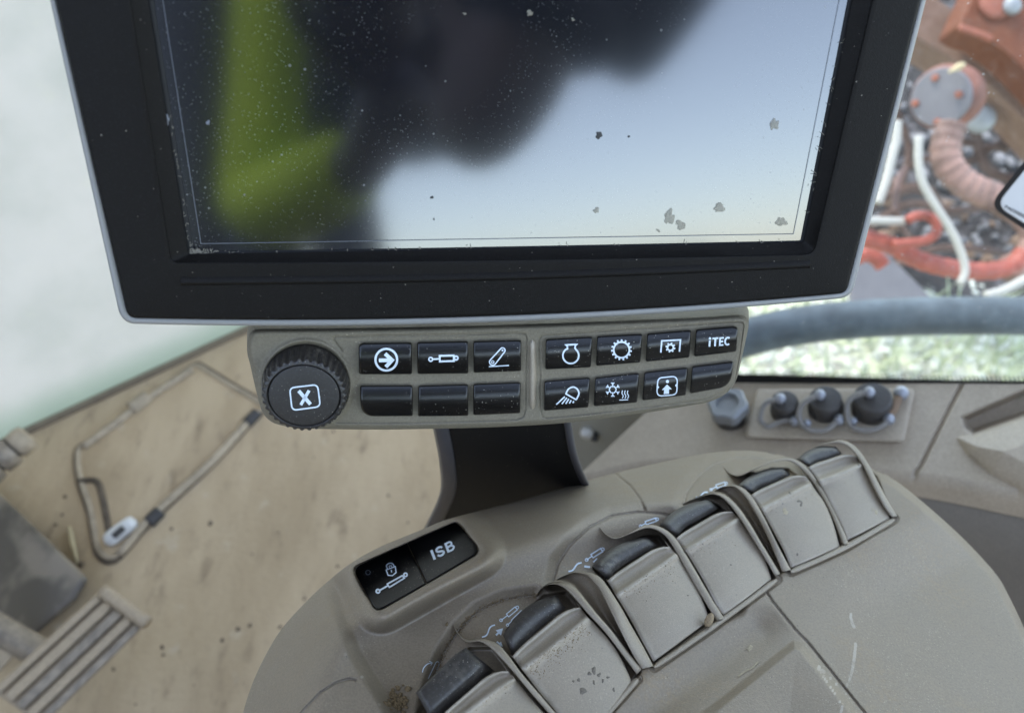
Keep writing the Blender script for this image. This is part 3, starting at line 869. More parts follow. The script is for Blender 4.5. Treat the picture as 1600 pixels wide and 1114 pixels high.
PADDLES = [
 dict(crest=((676, 1128), (781, 1037)), crease=((715, 1122), (799, 1058)), mids=[((800, 1300), (925, 1190)), ((765, 1220), (880, 1150)), ((740, 1165), (835, 1102)), ((722, 1132), (806, 1067))], hc=.0150,
      lo=[(676, 1128), (700, 1106), (740, 1072), (768, 1044)], up=[(650, 1082), (680, 1052), (712, 1022), (728, 1011)], box=True, lab='lowest lever, with a square edged black pad'),
 dict(crest=((798, 1022), (897, 940)), crease=((816, 1045), (916, 966)), mids=[((905, 1166), (984, 1066)), ((872, 1116), (968, 1030)), ((842, 1080), (950, 1002)), ((822, 1053), (926, 975))], hc=.0150,
      lo=[(799, 1022), (815, 1003), (845, 974), (881, 946)], up=[(786, 992), (805, 964), (832, 942), (868, 929)], box=False, lab='lever with dark stains and dust on its face'),
 dict(crest=((948, 904), (1036, 847)), crease=((963, 930), (1055, 868)), mids=[((1020, 1031), (1105, 968)), ((1005, 1004), (1094, 936)), ((987, 970), (1077, 904)), ((968, 938), (1060, 876))], hc=.0140,
      lo=[(947, 904), (962, 886), (992, 867), (1024, 849)], up=[(925, 884), (944, 864), (972, 848), (1008, 838)], box=False, lab='lever with a dried husk at its front corner'),
 dict(crest=((1054, 839), (1134, 793)), crease=((1071, 860), (1152, 811)), mids=[((1129, 959), (1201, 905)), ((1117, 940), (1192, 872)), ((1098, 904), (1176, 842)), ((1076, 868), (1157, 819))], hc=.0135,
      lo=[(1054, 837), (1066, 822), (1090, 808), (1120, 791)], up=[(1031, 820), (1048, 802), (1074, 788), (1106, 780)], box=False, lab='lever with a speckled face, fourth up the row'),
 dict(crest=((1172, 771), (1250, 737)), crease=((1190, 795), (1264, 756)), mids=[((1235, 885), (1308, 853)), ((1226, 862), (1300, 822)), ((1209, 830), (1286, 788)), ((1194, 803), (1269, 764))], hc=.0130,
      lo=[(1172, 770), (1184, 760), (1206, 751), (1232, 739)], up=[(1152, 759), (1170, 745), (1196, 733), (1222, 730)], box=False, lab='lever with a brown chip near its top edge'),
 dict(crest=((1261, 728), (1330, 706)), crease=((1280, 752), (1344, 726)), mids=[((1322, 842), (1386, 809)), ((1313, 818), (1378, 778)), ((1299, 788), (1365, 750)), ((1284, 760), (1348, 734))], hc=.0125,
      lo=[(1261, 728), (1272, 720), (1290, 714), (1313, 706)], up=[(1245, 717), (1260, 705), (1282, 697), (1306, 698)], box=False, lab='palest lever, at the top end of the row'),
]
from mathutils.bvhtree import BVHTree
def decal(bvh, px, py, rx, ry, rot, seed, mat, parent, name, n=22, lift=.00015):
    r = np.random.default_rng(seed); a = np.linspace(0, 2 * np.pi, n, endpoint=False)
    k = 1 + .25 * np.sin(2 * a + r.uniform(0, 6)) + .16 * np.sin(3 * a + r.uniform(0, 6)) + .08 * np.sin(5 * a + r.uniform(0, 6)) + .04 * r.normal(size=n)
    c, s = math.cos(rot), math.sin(rot); V = []
    for t, hh in ((1, .2), (.8, 1), (.3, 1.2)):
        for i in range(n):
            x, y = t * rx * k[i] * math.cos(a[i]), t * ry * k[i] * math.sin(a[i]); d = rays(px + x * c - y * s, py + x * s + y * c)
            hit = bvh.ray_cast(Vector(CAM.tolist()), Vector(unit(d).tolist()))[0]
            if hit is None: return None
            V.append(np.array(hit) + nC * lift * hh)
    return mesh(name, V, grid_faces(3, n, True) + [[2 * n + j for j in range(n)]], mat, parent)
M['stain'] = simple('dark_stain', (.150, .120, .084), .6, var=.3, scale=1500)
M['dried'] = simple('pale_dry_mud', (.42, .35, .23), .9, var=.25, scale=1200, bump=.3)
STAINS = {1: [(928, 1047, 4, 5, 'stain'), (936, 1054, 3, 3, 'stain'), (921, 1052, 2.5, 3.5, 'stain'), (911, 1079, 4, 7, 'stain'), (904, 1062, 2.2, 3, 'stain'), (942, 1063, 3, 2, 'stain'), (950, 1058, 2.2, 2, 'stain'), (928, 1066, 2, 3, 'stain'), (959, 1077, 2, 3, 'stain'), (896, 1064, 1.5, 2, 'stain')],
          4: [(1249, 783, 3.5, 2, 'stain'), (1252, 788, 2, 3, 'stain'), (1234, 770, 2.2, 1.5, 'stain'), (1246, 866, 2, 1.6, 'stain'), (1227, 799, 4.5, 4.5, 'dried'), (1223, 787, 1.2, 1, 'stain')],
          3: [(1089, 803 + 20, 3, 4, 'stain'), (1142, 882, 1.3, 1, 'stain'), (1098, 850, 1.2, 1, 'stain')], 2: [(1040, 884, 1.4, 1, 'stain'), (1010, 900, 1, 1, 'stain'), (1075, 930, 1.2, 1, 'stain')],
          5: [(1369, 800, 2, 5, 'dried'), (1364, 796, 1.5, 2, 'dried'), (1341, 726, 2, 1, 'stain')]}
EXTRA = []
for ip, p in enumerate(PADDLES):
    V, F = paddle(None, p['crest'], p['crease'], p['mids'], p['hc'], None, None)
    lv = mesh('paddle_lever', V, F, M['taupe_smooth'], con, label=p['lab'])
    PV, PF = V, F
    V, F = rubber(p['lo'], p['up'], p['hc'] * .92, p['box'])
    bv = BVHTree.FromPolygons([tuple(v) for v in PV.tolist()], PF)
    cl_, cr_ = np.array(p['crease'], float)
    for _ in range((60, 330, 120, 60, 30, 20)[ip]):
        t_ = rng.uniform(.05, .95); q0 = cl_ * (1 - t_) + cr_ * t_ + np.array([.55, .85]) * abs(rng.normal(0, (10, 13, 14, 12, 10, 8)[ip]))
        hit = bv.ray_cast(Vector(CAM.tolist()), Vector(unit(rays(q0[0], q0[1])).tolist()))[0]
        if hit is not None: EXTRA.append(np.array(hit))
    for q_, st_a in enumerate(STAINS.get(ip, [])): decal(bv, *st_a[:4], 0.4 * q_, 300 + 20 * ip + q_, M[st_a[4]], lv, 'stain')
    mesh('finger_pad', V, F, M['rubber'], lv)

# ---- guard ribs between the levers
def rib(Lp, Rp, hs, drop=.022, flare=1.0):
    n = 44
    Lp, Rp = np.array(Lp, float), np.array(Rp, float); hs = np.array(hs, float).copy()
    g_ = Rp + (Rp - Lp) / (np.linalg.norm(Rp - Lp, axis=1, keepdims=True) + 1e-9) * 6; g = np.maximum(hC(Lp[:, 0], Lp[:, 1]), hC(g_[:, 0], g_[:, 1])); hs[0] = g[0] + .0006; hs[1] = g[1] + .0035; hs[2] = max(hs[2] * .75, g[2] + .005)
    for i_, w_ in ((0, .15), (1, .3), (2, .5), (3, .75)): Rp[i_] = Lp[i_] + (Rp[i_] - Lp[i_]) * w_
    L = cr(np.column_stack([Lp, hs]), n); R = cr(np.column_stack([Rp, hs]), n)
    sl = np.zeros(n)
    d = R[:, :2] - L[:, :2]; d /= np.linalg.norm(d, axis=1, keepdims=True) + 1e-9
    o1 = R.copy(); o1[:, :2] += d * (5 * sl)[:, None]; o2 = R.copy(); o2[:, :2] += d * (8 * sl)[:, None]
    gh = hC(o2[:, 0], o2[:, 1]) - .0005
    cols = []
    for q, dh, tpos in ((L, -drop, 0), (L, -.0030, 0), (L, -.0009, 0), (L, -.0002, .16), (L, 0, .4), (L, 0, .65), (L, -.0002, .86), (L, -.0009, 1)):
        m = L * (1 - tpos) + R * tpos; m = m.copy(); m[:, 2] += dh; cols.append(m)
    o1[:, 2] = (R[:, 2] - .003) * (1 - sl) + sl * (.55 * R[:, 2] + .45 * np.minimum(gh, R[:, 2])); cols.append(o1)
    o2[:, 2] = (R[:, 2] - drop) * (1 - sl) + sl * np.minimum(gh, R[:, 2]); cols.append(o2)
    A = np.stack(cols, 1); V = C.hit(A[..., 0], A[..., 1], A[..., 2])
    return V.reshape(-1, 3), grid_faces(n, len(cols)) + [list(range(10)), [(n - 1) * 10 + j for j in range(10)][::-1]]
RIBS = [
 ([(708, 976), (716, 992), (730, 1003), (750, 1002), (768, 1013), (782, 1027), (800, 1047), (832, 1085), (857, 1114), (905, 1172)], [(712, 976), (722, 988), (736, 997), (755, 996), (778, 1006), (794, 1023), (814, 1050), (843, 1084), (868, 1113), (915, 1166)], 1.0),
 ([(838, 932), (843, 922), (855, 914), (870, 913), (884, 920), (897, 933), (920, 960), (945, 987), (972, 1022), (995, 1053)], [(840, 930), (847, 918), (860, 910), (880, 909), (897, 916), (913, 934), (934, 960), (957, 986), (980, 1016), (1003, 1045)], 1.0),
 ([(864, 909), (880, 900), (898, 895), (915, 898), (926, 907), (938, 922), (958, 962), (976, 998), (991, 1026), (1003, 1045)], [(866, 906), (883, 897), (902, 891), (922, 893), (937, 901), (950, 917), (970, 948), (985, 975), (1004, 1008), (1021, 1040)], .95),
 ([(937, 824), (947, 836), (963, 842), (985, 834), (1008, 825), (1026, 828), (1042, 840), (1067, 881), (1091, 923), (1119, 969)], [(940, 823), (950, 833), (965, 838), (985, 831), (1008, 820), (1032, 823), (1055, 840), (1082, 883), (1107, 926), (1132, 966)], .95),
 ([(1067, 787), (1080, 781), (1096, 776), (1112, 772), (1126, 776), (1142, 791), (1160, 816), (1176, 842), (1194, 871), (1211, 900)], [(1069, 785), (1082, 778), (1098, 773), (1116, 769), (1134, 774), (1153, 791), (1172, 818), (1188, 845), (1204, 871), (1219, 896)], .9),
 ([(1116, 767), (1125, 762), (1136, 760), (1146, 760), (1155, 766), (1166, 778), (1181, 803), (1195, 830), (1209, 862), (1222, 893)], [(1118, 765), (1127, 759), (1138, 757), (1152, 757), (1165, 765), (1180, 783), (1197, 814), (1212, 845), (1224, 868), (1236, 890)], .9),
 ([(1131, 730), (1140, 740), (1155, 744), (1180, 733), (1208, 722), (1232, 720), (1250, 731), (1270, 755), (1294, 795), (1317, 850)], [(1134, 729), (1143, 737), (1157, 740), (1180, 730), (1208, 719), (1238, 716), (1262, 732), (1284, 763), (1307, 806), (1327, 850)], .85),
 ([(1240, 717), (1251, 710), (1265, 703), (1290, 694), (1312, 692), (1330, 703), (1348, 727), (1364, 760), (1380, 790), (1393, 808)], [(1242, 715), (1253, 708), (1267, 701), (1292, 691), (1318, 688), (1339, 700), (1358, 727), (1374, 757), (1388, 783), (1402, 806)], .85),
]
HS = np.array([.001, .006, .011, .0145, .0165, .0165, .0150, .0115, .0070, .0022])
for Lp, Rp, k in RIBS:
    V, F = rib(np.array(Lp, float), np.array(Rp, float), HS * k)
    mesh('guard_rib', V, F, M['taupe_smooth'], con)
def web(ia, ib):
    La, Ra, ka = RIBS[ia]; Lb, Rb, kb = RIBS[ib]; n = 44
    A = cr(np.column_stack([np.array(Ra, float), HS * ka]), n); Bq = cr(np.column_stack([np.array(Lb, float), HS * kb]), n)
    rows = []
    for t, dh in ((-.04, -.0030), (.06, -.0085), (.30, -.0115), (.62, -.0105), (.93, -.0070), (1.04, -.0016)):
        m = A * (1 - t) + Bq * t; m[:, 2] += dh; m[:4, 2] -= .001; rows.append(m)
    Q = np.stack([cr(np.array(rows)[:, j], 24) for j in range(n)], 1)
    mesh('rib_web', C.hit(Q[..., 0], Q[..., 1], Q[..., 2]).reshape(-1, 3), grid_faces(24, n), M['taupe_smooth'], con)
web(1, 2); web(4, 5)
# ---- front bars
for l in BARL:
    path = cr(l, 30); d = np.gradient(path, axis=0); q = np.stack([-d[:, 1], d[:, 0]], 1); q /= np.linalg.norm(q, axis=1, keepdims=True)
    A = []
    w = 4.6 if l[0][0] > 1000 else 5.5
    for a, h in ((-1, -.004), (-1, .0004), (-.8, .0012), (-.2, .0017), (.45, .0016), (.85, .0009), (1, .0002), (1, -.004)):
        e = np.ones(30); e[:2] = (.5, .9); e[-2:] = (.9, .5)
        r = path + q * (a * w * e)[:, None]; A.append(C.hit(r[:, 0], r[:, 1], h + 0 * r[:, 0]))
    mesh('lip_bar', np.array(A).reshape(-1, 3), grid_faces(8, 30), M['taupe_smooth'], con)
# ---- symbols printed on the discs
def cyl(p0, c0, c1, w, eye=2.0, st=1.6):
    """rod eye p0, body from c0 to c1"""
    ic = Icon(); c0, c1 = np.array(c0, float), np.array(c1, float); d = unit(c1 - c0); q = np.array([-d[1], d[0]]) * w / 2
    ic.rib([c0 + q, c1 + q, c1 - q, c0 - q], st, True); ic.rib([p0, c0], st); ic.rib(circ(p0, eye, 12), st * .8, True); ic.rib(circ(c1 + d * eye, eye, 12), st * .8, True)
    return ic
def merge(*a):
    r = Icon()
    for i in a:
        for v in i.v: r.v.append(v)
        r.f += [[k + r.n for k in q] for q in i.f]; r.n += i.n
    return r
def squig(a, b, amp, st=2.0):
    a, b = np.array(a, float), np.array(b, float); d = b - a; q = unit([-d[1], d[0]])
    t = np.linspace(0, 1, 14)[:, None]; return Icon().rib(a + d * t + q * amp * np.sin(2 * np.pi * t), st)
def arrow(a, b, st, hd):
    a, b = np.array(a, float), np.array(b, float); d = unit(b - a); q = np.array([-d[1], d[0]])
    ic = Icon().rib([a, b - d * hd], st); ic.add(polyfill([b, b - d * hd * 1.3 + q * hd * .75, b - d * hd * 1.3 - q * hd * .75])); return ic
hook = Icon().rib(cr([(660, 1050), (662, 1043), (668, 1037), (675, 1035)], 12), 1.4); hook.rib([(671, 1032.5), (675.5, 1035), (673, 1039)], 1.2)
a, b = np.array((669, 1060)), np.array((683.5, 1036)); d = unit(b - a); an = math.degrees(math.atan2(d[1], d[0]))
hook.rib(np.vstack([[a + [0, 0]], circ(b, 2.8, 9, an - 100, an + 90), [(a + b) / 2 + np.array([5, 2])]]), 1.4)
SYM = [hook,
 merge(squig((753, 995), (773.5, 976), 2.6, 2.2), cyl((783, 968.5), (793, 961), (806.5, 950), 5.6, 2.2), cyl((793, 976), (800, 969.5), (813, 957), 3.0, 2.0), arrow((775, 992), (786, 981), 3.0, 8), arrow((776, 1002), (786, 1010), 3.0, 6)),
 merge(squig((888, 892.4), (909, 879), 2.0, 2.6), cyl((916.8, 874.4), (925, 868.5), (940, 859), 6.0, 2.2, 1.8), Icon().rib([(913, 884.6), (922, 885.6)], 3.4), Icon().rib([(927, 878), (933, 872)], 2.2)),
 merge(cyl((1001, 821.6), (1009, 817), (1025, 811.5), 5.2, 2.0, 1.8)),
 merge(squig((1087, 776.5), (1106, 769), 1.8, 2.4), cyl((1111, 764.6), (1119.5, 760), (1133, 755.5), 5.4, 1.8, 1.8)),
]
for s in SYM: s.place(C, hC1, M['print'], con, 'printed_symbol', lift=.0003)

# ---- dirt on the console
M['grit'] = simple('grit', (.34, .24, .12), .95, var=.4, scale=3000, bump=.3)
gr = MB()
def crumb(px, py, s, hf=hC1, pl=None):
    c = C.hit(np.array(float(px)), np.array(float(py)), float(hf([px], [py])[0]) + s * .4)
    bm = bmesh.new(); bmesh.ops.create_icosphere(bm, subdivisions=1, radius=s)
    v = np.array([x.co[:] for x in bm.verts]) * (1 + .35 * rng.normal(size=(len(bm.verts), 1))).clip(.5, 1.5)
    f = [[x.index for x in q.verts] for q in bm.faces]; bm.free()
    gr.add(c + v, f)
arc = cr(ARC1, 300)
for i in range(420):
    k = int(np.clip(rng.normal(185, 75), 0, 299)); p = arc[k] + rng.normal(0, 2.2, 2); crumb(p[0], p[1], rng.uniform(.00012, .00034))
for i in range(70): crumb(rng.normal(622 + 0, 9), rng.normal(1096, 10), rng.uniform(.0003, .0011))
for i in range(40): crumb(rng.normal(700, 14), rng.normal(1100, 14), rng.uniform(.0002, .0006))
crumb(698, 975, .0008)
def speck(c, s):
    bm = bmesh.new(); bmesh.ops.create_icosphere(bm, subdivisions=1, radius=s)
    v = np.array([x.co[:] for x in bm.verts]); f = [[x.index for x in q.verts] for q in bm.faces]; bm.free(); gr.add(c + v, f)
for c in EXTRA: speck(c, rng.uniform(.00008, .00026))
for i in range(500):
    x, y = rng.normal(800, 90), rng.normal(960, 55)
    if sdf(np.array([x]), np.array([y]), ARC1 + [(835, 1000), (760, 1010), (700, 1090)])[0] < 6: speck(C.hit(np.array(x), np.array(y), float(hC1([x], [y])[0])), rng.uniform(.00007, .0002))
gr.build('dirt_crumbs', M['grit'], None, label='brown grit caught along the seam of the console disc', cat='dirt', kind='stuff', loc=C.hit(np.array(700.), np.array(1000.), 0.))
for i, (x, y, rx, ry, m) in enumerate([(1172, 1013, 7, 4.5, 'dried')]):
    blob(x, y, rx, ry, -.2, 50 + i, float(hC1([x], [y])[0]), M[m], con, 'mud_spot', pl=C)
q = cr([(1153, 1056), (1165, 1048), (1176, 1042), (1185, 1033)], 20)
ic = Icon().rib(q, 2.6); ic.place(C, hC1, M['dried'], con, 'scrape', lift=.0003)
# husk lodged beside the third lever
c = C.hit(np.array(1108.), np.array(968.), .004)
V, F = lathe(c, unit(camvec(.45, .9, .1)), [(.0004, -.0032), (.0013, -.0024), (.0018, -.0008), (.0017, .0008), (.0012, .0022), (.0004, .0030)], 14, lambda k, a: .00016 * np.cos(5 * a))
M['husk'] = simple('husk', (.34, .25, .14), .8, var=.3, scale=1500)
mesh('seed_husk', V, F, M['husk'], None, label='small tan husk wedged at the front corner of a lever', cat='husk', loc=c)
# ================================================================== FLOOR
FL = Plane([0, 0, 0], [0, 0, 1])
n = N('floor_mat')
mp = n.nd('ShaderNodeMapping'); mp.inputs['Rotation'].default_value = (0, 0, math.radians(-42)); mp.inputs['Scale'].default_value = (1, .35, 1)
n.con(n.co, mp.inputs[0]); st = mp.outputs[0]
a = n.noise(9, 5, .6, co=st); b = n.noise(42, 5, .65, co=st); c = n.noise(15, 4, .6)
col = n.mix(n.ramp(a, .35, .7), (.53, .405, .25), (.41, .305, .18))
col = n.mix(n.math('MULTIPLY', n.ramp(b, .50, .72), n.math('MULTIPLY', n.ramp(c, .42, .64), .65)), col, (.15, .105, .065))
col = n.mix(n.math('MULTIPLY', n.ramp(n.noise(24, 4), .60, .78), .5), col, (.60, .51, .37))
v = n.specks(70, .16, .04); col = n.mix(n.math('MULTIPLY', v, .6), col, (.12, .09, .06))
v = n.specks(34, .16, .05); col = n.mix(n.math('MULTIPLY', v, .5), col, (.52, .44, .33))
nm = n.bump(n.noise(120, 5, .7), .35, .004)
M['floor'] = n.done(n.pbr(col, .85, spec=.15, normal=nm))
gl0, gl1 = P(FL, [(0, 692), (402, 506)])
gd = unit(gl1 - gl0)
GA, GB = gl0 - gd * .9, gl1 + gd * .55
back = np.array([-.3, -1.2, 0])
WL0, WL1 = None, None
SF = Plane(at(1362, 640, .70), [-.33, .04, .945]); W0, W1 = P(SF, [(1060, 600), (1600, 602)]); wd = unit((W1 - W0) * [1, 1, 0])
flat = lambda p: [p[0], p[1], 0]
fl = mesh('floor', [GA, [GA[0], -1.3, 0], [.95, -1.3, 0], flat(W0 + wd * 1.0), flat(W0 - wd * .26), GB], [[0, 1, 2, 3, 4, 5]], M['floor'], None, smooth=False, kind='structure', label='tan mud smeared cab floor mat', cat='floor', loc=(0, .6, 0))
fv = fl.data
# dust lies in the channels as a slightly raised sheet: the access hatch
S1 = np.array
hatch = thing('floor_hatch', 'dirt covered access hatch in the cab floor with a pale latch', 'hatch', P(FL, [(265, 730)])[0])
ho = [(121, 706), (140, 690), (220, 632), (300, 574), (312, 571), (360, 600), (415, 634), (400, 652), (330, 728), (236, 816), (186, 872), (168, 877), (152, 862), (140, 800), (124, 750)]
hp = cr([(x, y) for x, y in ho], 220, closed=True)
h3 = FL.hit(hp[:, 0], hp[:, 1], .0)
cz = h3.mean(0)
V = [];
for k, h in ((1, .0005), (.995, .0035), (.985, .004), (.5, .0045), (.02, .0045)):
    V.append(cz + (h3 - cz) * k + np.array([0, 0, h]))
V = np.array(V)
M['hatch'] = M['floor']
mesh('lid', V.reshape(-1, 3), grid_faces(5, 220, True) + [[4 * 220 + j for j in range(220)]], M['floor'], hatch)
M['groove'] = simple('dirty_groove', (.14, .105, .068), .95, var=.3, scale=40)
M['hbar'] = simple('scuffed_bar', (.44, .35, .23), .75, var=.25, scale=60)
V, F = frame_tube(h3 + [0, 0, .0012], .0048, 8, True)
mesh('seal', V, F, M['groove'], hatch)
def ftube(name, px, r, mat, parent, h=.006, n=40, seg=10):
    p = cr(px, n); q = FL.hit(p[:, 0], p[:, 1], h); V, F = frame_tube(q, r, seg); return mesh(name, V, F, mat, parent)
fr_ = cz + (h3 - cz) *   .975 + [0, 0, .003]; V, F = frame_tube(fr_, .0044, 10, True); mesh('frame', V, F, M['hbar'], hatch)
ftube('edge_strip', [(130, 698), (180, 662), (232, 622), (300, 578)], .0062, M['hbar'], hatch)
ftube('edge_strip', [(186, 866), (236, 808), (330, 722), (392, 654)], .0062, M['hbar'], hatch)
ftube('grip_channel', [(124, 752), (150, 752), (160, 775), (172, 838)], .0050, M['groove'], hatch, h=.0035)
M['hinge'] = simple('dark_hinge', (.05, .045, .04), .6, var=.2)
for a, b, r in (((232, 817), (250, 799), .010), ((385, 662), (402, 645), .009), ((205, 640), (232, 620), .013)):
    ftube('hinge', [a, ((a[0] + b[0]) / 2, (a[1] + b[1]) / 2), b], r, M['hinge'] if r < .012 else M['hbar'], hatch, h=.004, n=8)
M['latch'] = simple('latch_white', (.66, .64, .58), .4, var=.1)
lt = ftube('latch', [(164, 849), (180, 836), (196, 824), (213, 812)], .0115 * np.sqrt(np.clip(1 - np.linspace(-1, 1, 22) ** 6, .01, 1)), M['latch'], hatch, h=.010, n=22, seg=14)
ftube('slot', [(177, 838), (193, 824)], .0045, M['hinge'], lt, h=.022, n=6)
# pale straw
stw = FL.hit(np.array([108., 114, 121]), np.array([822., 852, 880]), .008); V, F = frame_tube(cr(stw, 12), [.0015, .003, .0038, .004, .004, .004, .004, .004, .0036, .003, .002, .001], 8)
M['straw'] = simple('straw', (.50, .40, .22), .7, var=.2)
mesh('straw', V, F, M['straw'], None, label='pale straw stalk lying on the floor beside the hatch', cat='straw', loc=stw[1])
# crumbs of earth
cl = MB()
for i in range(60):
    x, y = rng.uniform(-30, 720), rng.uniform(520, 1130)
    c = FL.hit(np.array(x), np.array(y), 0.0); s = rng.uniform(.0010, .0032) * (1 if rng.uniform() < .9 else 1.8)
    bm = bmesh.new(); bmesh.ops.create_icosphere(bm, subdivisions=1, radius=s)
    v = np.array([q.co[:] for q in bm.verts]) * (1 + .25 * rng.normal(size=(len(bm.verts), 1))).clip(.6, 1.5) * [1, 1, .6]; f = [[q.index for q in g.verts] for g in bm.faces]; bm.free()
    cl.add(c + v, f)
M['earth'] = simple('dry_earth', (.17, .125, .08), .95, var=.3)
cl.build('earth_crumbs', M['earth'], None, label='crumbs of dry earth scattered over the cab floor', cat='dirt', kind='stuff', loc=(0, .7, 0))

# ================================================================== PEDALS
M['pedal'] = plastic('pedal_rubber', (.40, .31, .20), .6, grain=500, gs=.4, dust=(.38, .32, .24), dustw=.7, fleck=0)
M['pedal_worn'] = simple('pedal_worn_grey', (.31, .25, .175), .45, var=.3, scale=90)
PD = Plane([0, 0, .11], [.0, -.20, .98])
ped = thing('foot_pedal', 'ribbed foot pedal tread caked in dry dirt', 'pedal', P(FL, [(110, 1010)])[0])
pq = [(160, 919), (232, 972), (66, 1135), (-14, 1078)]
o = rounded(pq, [8, 8, 8, 8], 3)
V, F = pad(PD, o, lambda x, y: 0 * x, skirt=.02, edge=.002, rings=3); mesh('plate', V, F, M['pedal'], ped)
a, b, c, d = [np.array(q, float) for q in pq]
for i, (t0, t1) in enumerate(((.02, .13), (.20, .36), (.43, .58), (.65, .79), (.86, .97))):
    e = lambda t, k: (a * (1 - t) + b * t) * (1 - k) + (d * (1 - t) + c * t) * k
    V, F = pad(PD, rounded([e(t0, .06), e(t1, .06), e(t1, .99), e(t0, .99)], 3, 3), lambda x, y: .009 + 0 * x, skirt=.002, edge=.0015, rings=3, centre=e((t0 + t1) / 2, .5))
    mesh('tread_rib', V, F, M['pedal'] if i not in (2, 4) else M['pedal_worn'], ped)
q = PD.hit(*np.array([a + (1, 3), b - (2, -1)]).T, h=.007); V, F = frame_tube(lin(q, 10), .0075, 12); mesh('end_bar', V, F, M['pedal'], ped)
q = PD.hit(np.array([-40., 80]), np.array([960., 1030]), -.03); V, F = frame_tube(lin(q, 6), .016, 12); mesh('pedal_arm', V, F, M['pedal_worn'], ped)
# grey shroud behind the pedal
n = N('shroud'); k = n.ramp(n.noise(11, 3), .42, .58)
M['shroud'] = n.done(n.pbr(n.mix(k, (.25, .205, .145), (.10, .082, .058)), .32, spec=.4, normal=n.bump(n.noise(260, 3), .1, .002)))
SH = Plane([-.66, .52, .075], [-.16, -.22, .96])
o = rounded([(-120, 700), (-6, 766), (60, 828), (139, 905), (120, 938), (46, 1000), (-60, 1010), (-160, 900)], [5, 5, 5, 10, 6, 10, 5, 5], 4)
V, F = pad(SH, o, lambda x, y: .004 * np.sin(x / 30.) + .003 * np.sin(y / 40.), skirt=.05, edge=.006, rings=8)
mesh('pedal_shroud', V, F, M['shroud'], None, label='smooth grey cover plate beside the ribbed pedal', cat='cover', loc=P(SH, [(60, 900)])[0])
o = rounded([(-60, 950), (0, 968), (42, 1004), (-10, 1060), (-90, 1080)], 5, 4)
V, F = pad(Plane([0, 0, .085], [0, -.2, .98]), o, lambda x, y: 0 * x, skirt=.03, edge=.003, rings=3)
mesh('pedal_bracket', V, F, M['hbar'], None, label='pale steel bracket tucked between the pedal and the grey cover', cat='bracket', loc=P(SH, [(0, 1020)])[0])
# ribbed knob at the left edge
kn = thing('foot_lever', 'ribbed grey rubber end of a lever at the floor edge', 'lever', P(FL, [(15, 720)])[0])
p0, p1 = at(-46, 755, 1.03), at(34, 690, 1.06)
for i in range(4):
    t = i / 3; c = p0 * (1 - t) + p1 * t; r = .024 - .002 * i
    V, F = lathe(c, p1 - p0, [(r * .6, -.012), (r, -.010), (r * 1.05, 0), (r, .010), (r * .6, .012)], 24); mesh('grip_ring', V, F, M['pedal_worn'] if i != 3 else M['hbar'], kn)
V, F = frame_tube(lin([p0 - (p1 - p0) * .6, p1], 6), .015, 12); mesh('rod', V, F, M['hinge'], kn)

# ================================================================== DUSTY FRONT GLASS ON THE LEFT
n = N('dusty_glass')
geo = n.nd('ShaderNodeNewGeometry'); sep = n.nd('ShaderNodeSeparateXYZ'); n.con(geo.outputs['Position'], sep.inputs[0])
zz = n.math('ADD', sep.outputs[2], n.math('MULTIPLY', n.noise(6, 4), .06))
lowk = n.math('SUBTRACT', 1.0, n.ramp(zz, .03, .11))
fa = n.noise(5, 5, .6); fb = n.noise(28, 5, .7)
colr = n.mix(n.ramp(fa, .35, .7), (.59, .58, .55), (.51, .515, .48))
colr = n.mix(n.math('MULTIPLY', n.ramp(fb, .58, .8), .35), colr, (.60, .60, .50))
colr = n.mix(n.math('MULTIPLY', lowk, .5), colr, (.28, .37, .29))  # green light reflected near the bottom edge, painted into the glass colour
tr = n.nd('ShaderNodeBsdfTranslucent'); n.con(colr, tr.inputs['Color'])
df = n.nd('ShaderNodeBsdfDiffuse'); n.con(colr, df.inputs['Color'])
gl = n.nd('ShaderNodeBsdfGlossy'); gl.inputs['Roughness'].default_value = .25
m1 = n.nd('ShaderNodeMixShader'); m1.inputs[0].default_value = .25; n.con(tr.outputs[0], m1.inputs[1]); n.con(df.outputs[0], m1.inputs[2])
m2 = n.nd('ShaderNodeMixShader'); m2.inputs[0].default_value = .04; n.con(m1.outputs[0], m2.inputs[1]); n.con(gl.outputs[0], m2.inputs[2])
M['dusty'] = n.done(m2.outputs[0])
gn = unit(np.cross(gd, [0, 0, 1.0]))
if gn[1] > 0: gn = -gn
topz = np.array([0, 0, 1.62]) - gn * .02
lg = thing('cab_window', 'milky dust coated window with a reflected green glow painted along the bottom edge', 'window', (gl0 + gl1) / 2, kind='thing')
V = [GA - gn * .004, GB - gn * .004, GB - gn * .004 + topz, GA - gn * .004 + topz]
V = V + [v - gn * .006 for v in V]
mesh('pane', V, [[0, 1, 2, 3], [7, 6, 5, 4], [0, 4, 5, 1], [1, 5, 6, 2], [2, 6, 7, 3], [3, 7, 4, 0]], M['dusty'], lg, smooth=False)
M['seal'] = simple('seal_brown', (.21, .165, .105), .9, var=.2)
V, F = frame_tube(lin([GA + [0, 0, .004] + gn * .004, GB + [0, 0, .003] + gn * .004], 20), .006, 10); mesh('bottom_seal', V, F, M['seal'], lg)

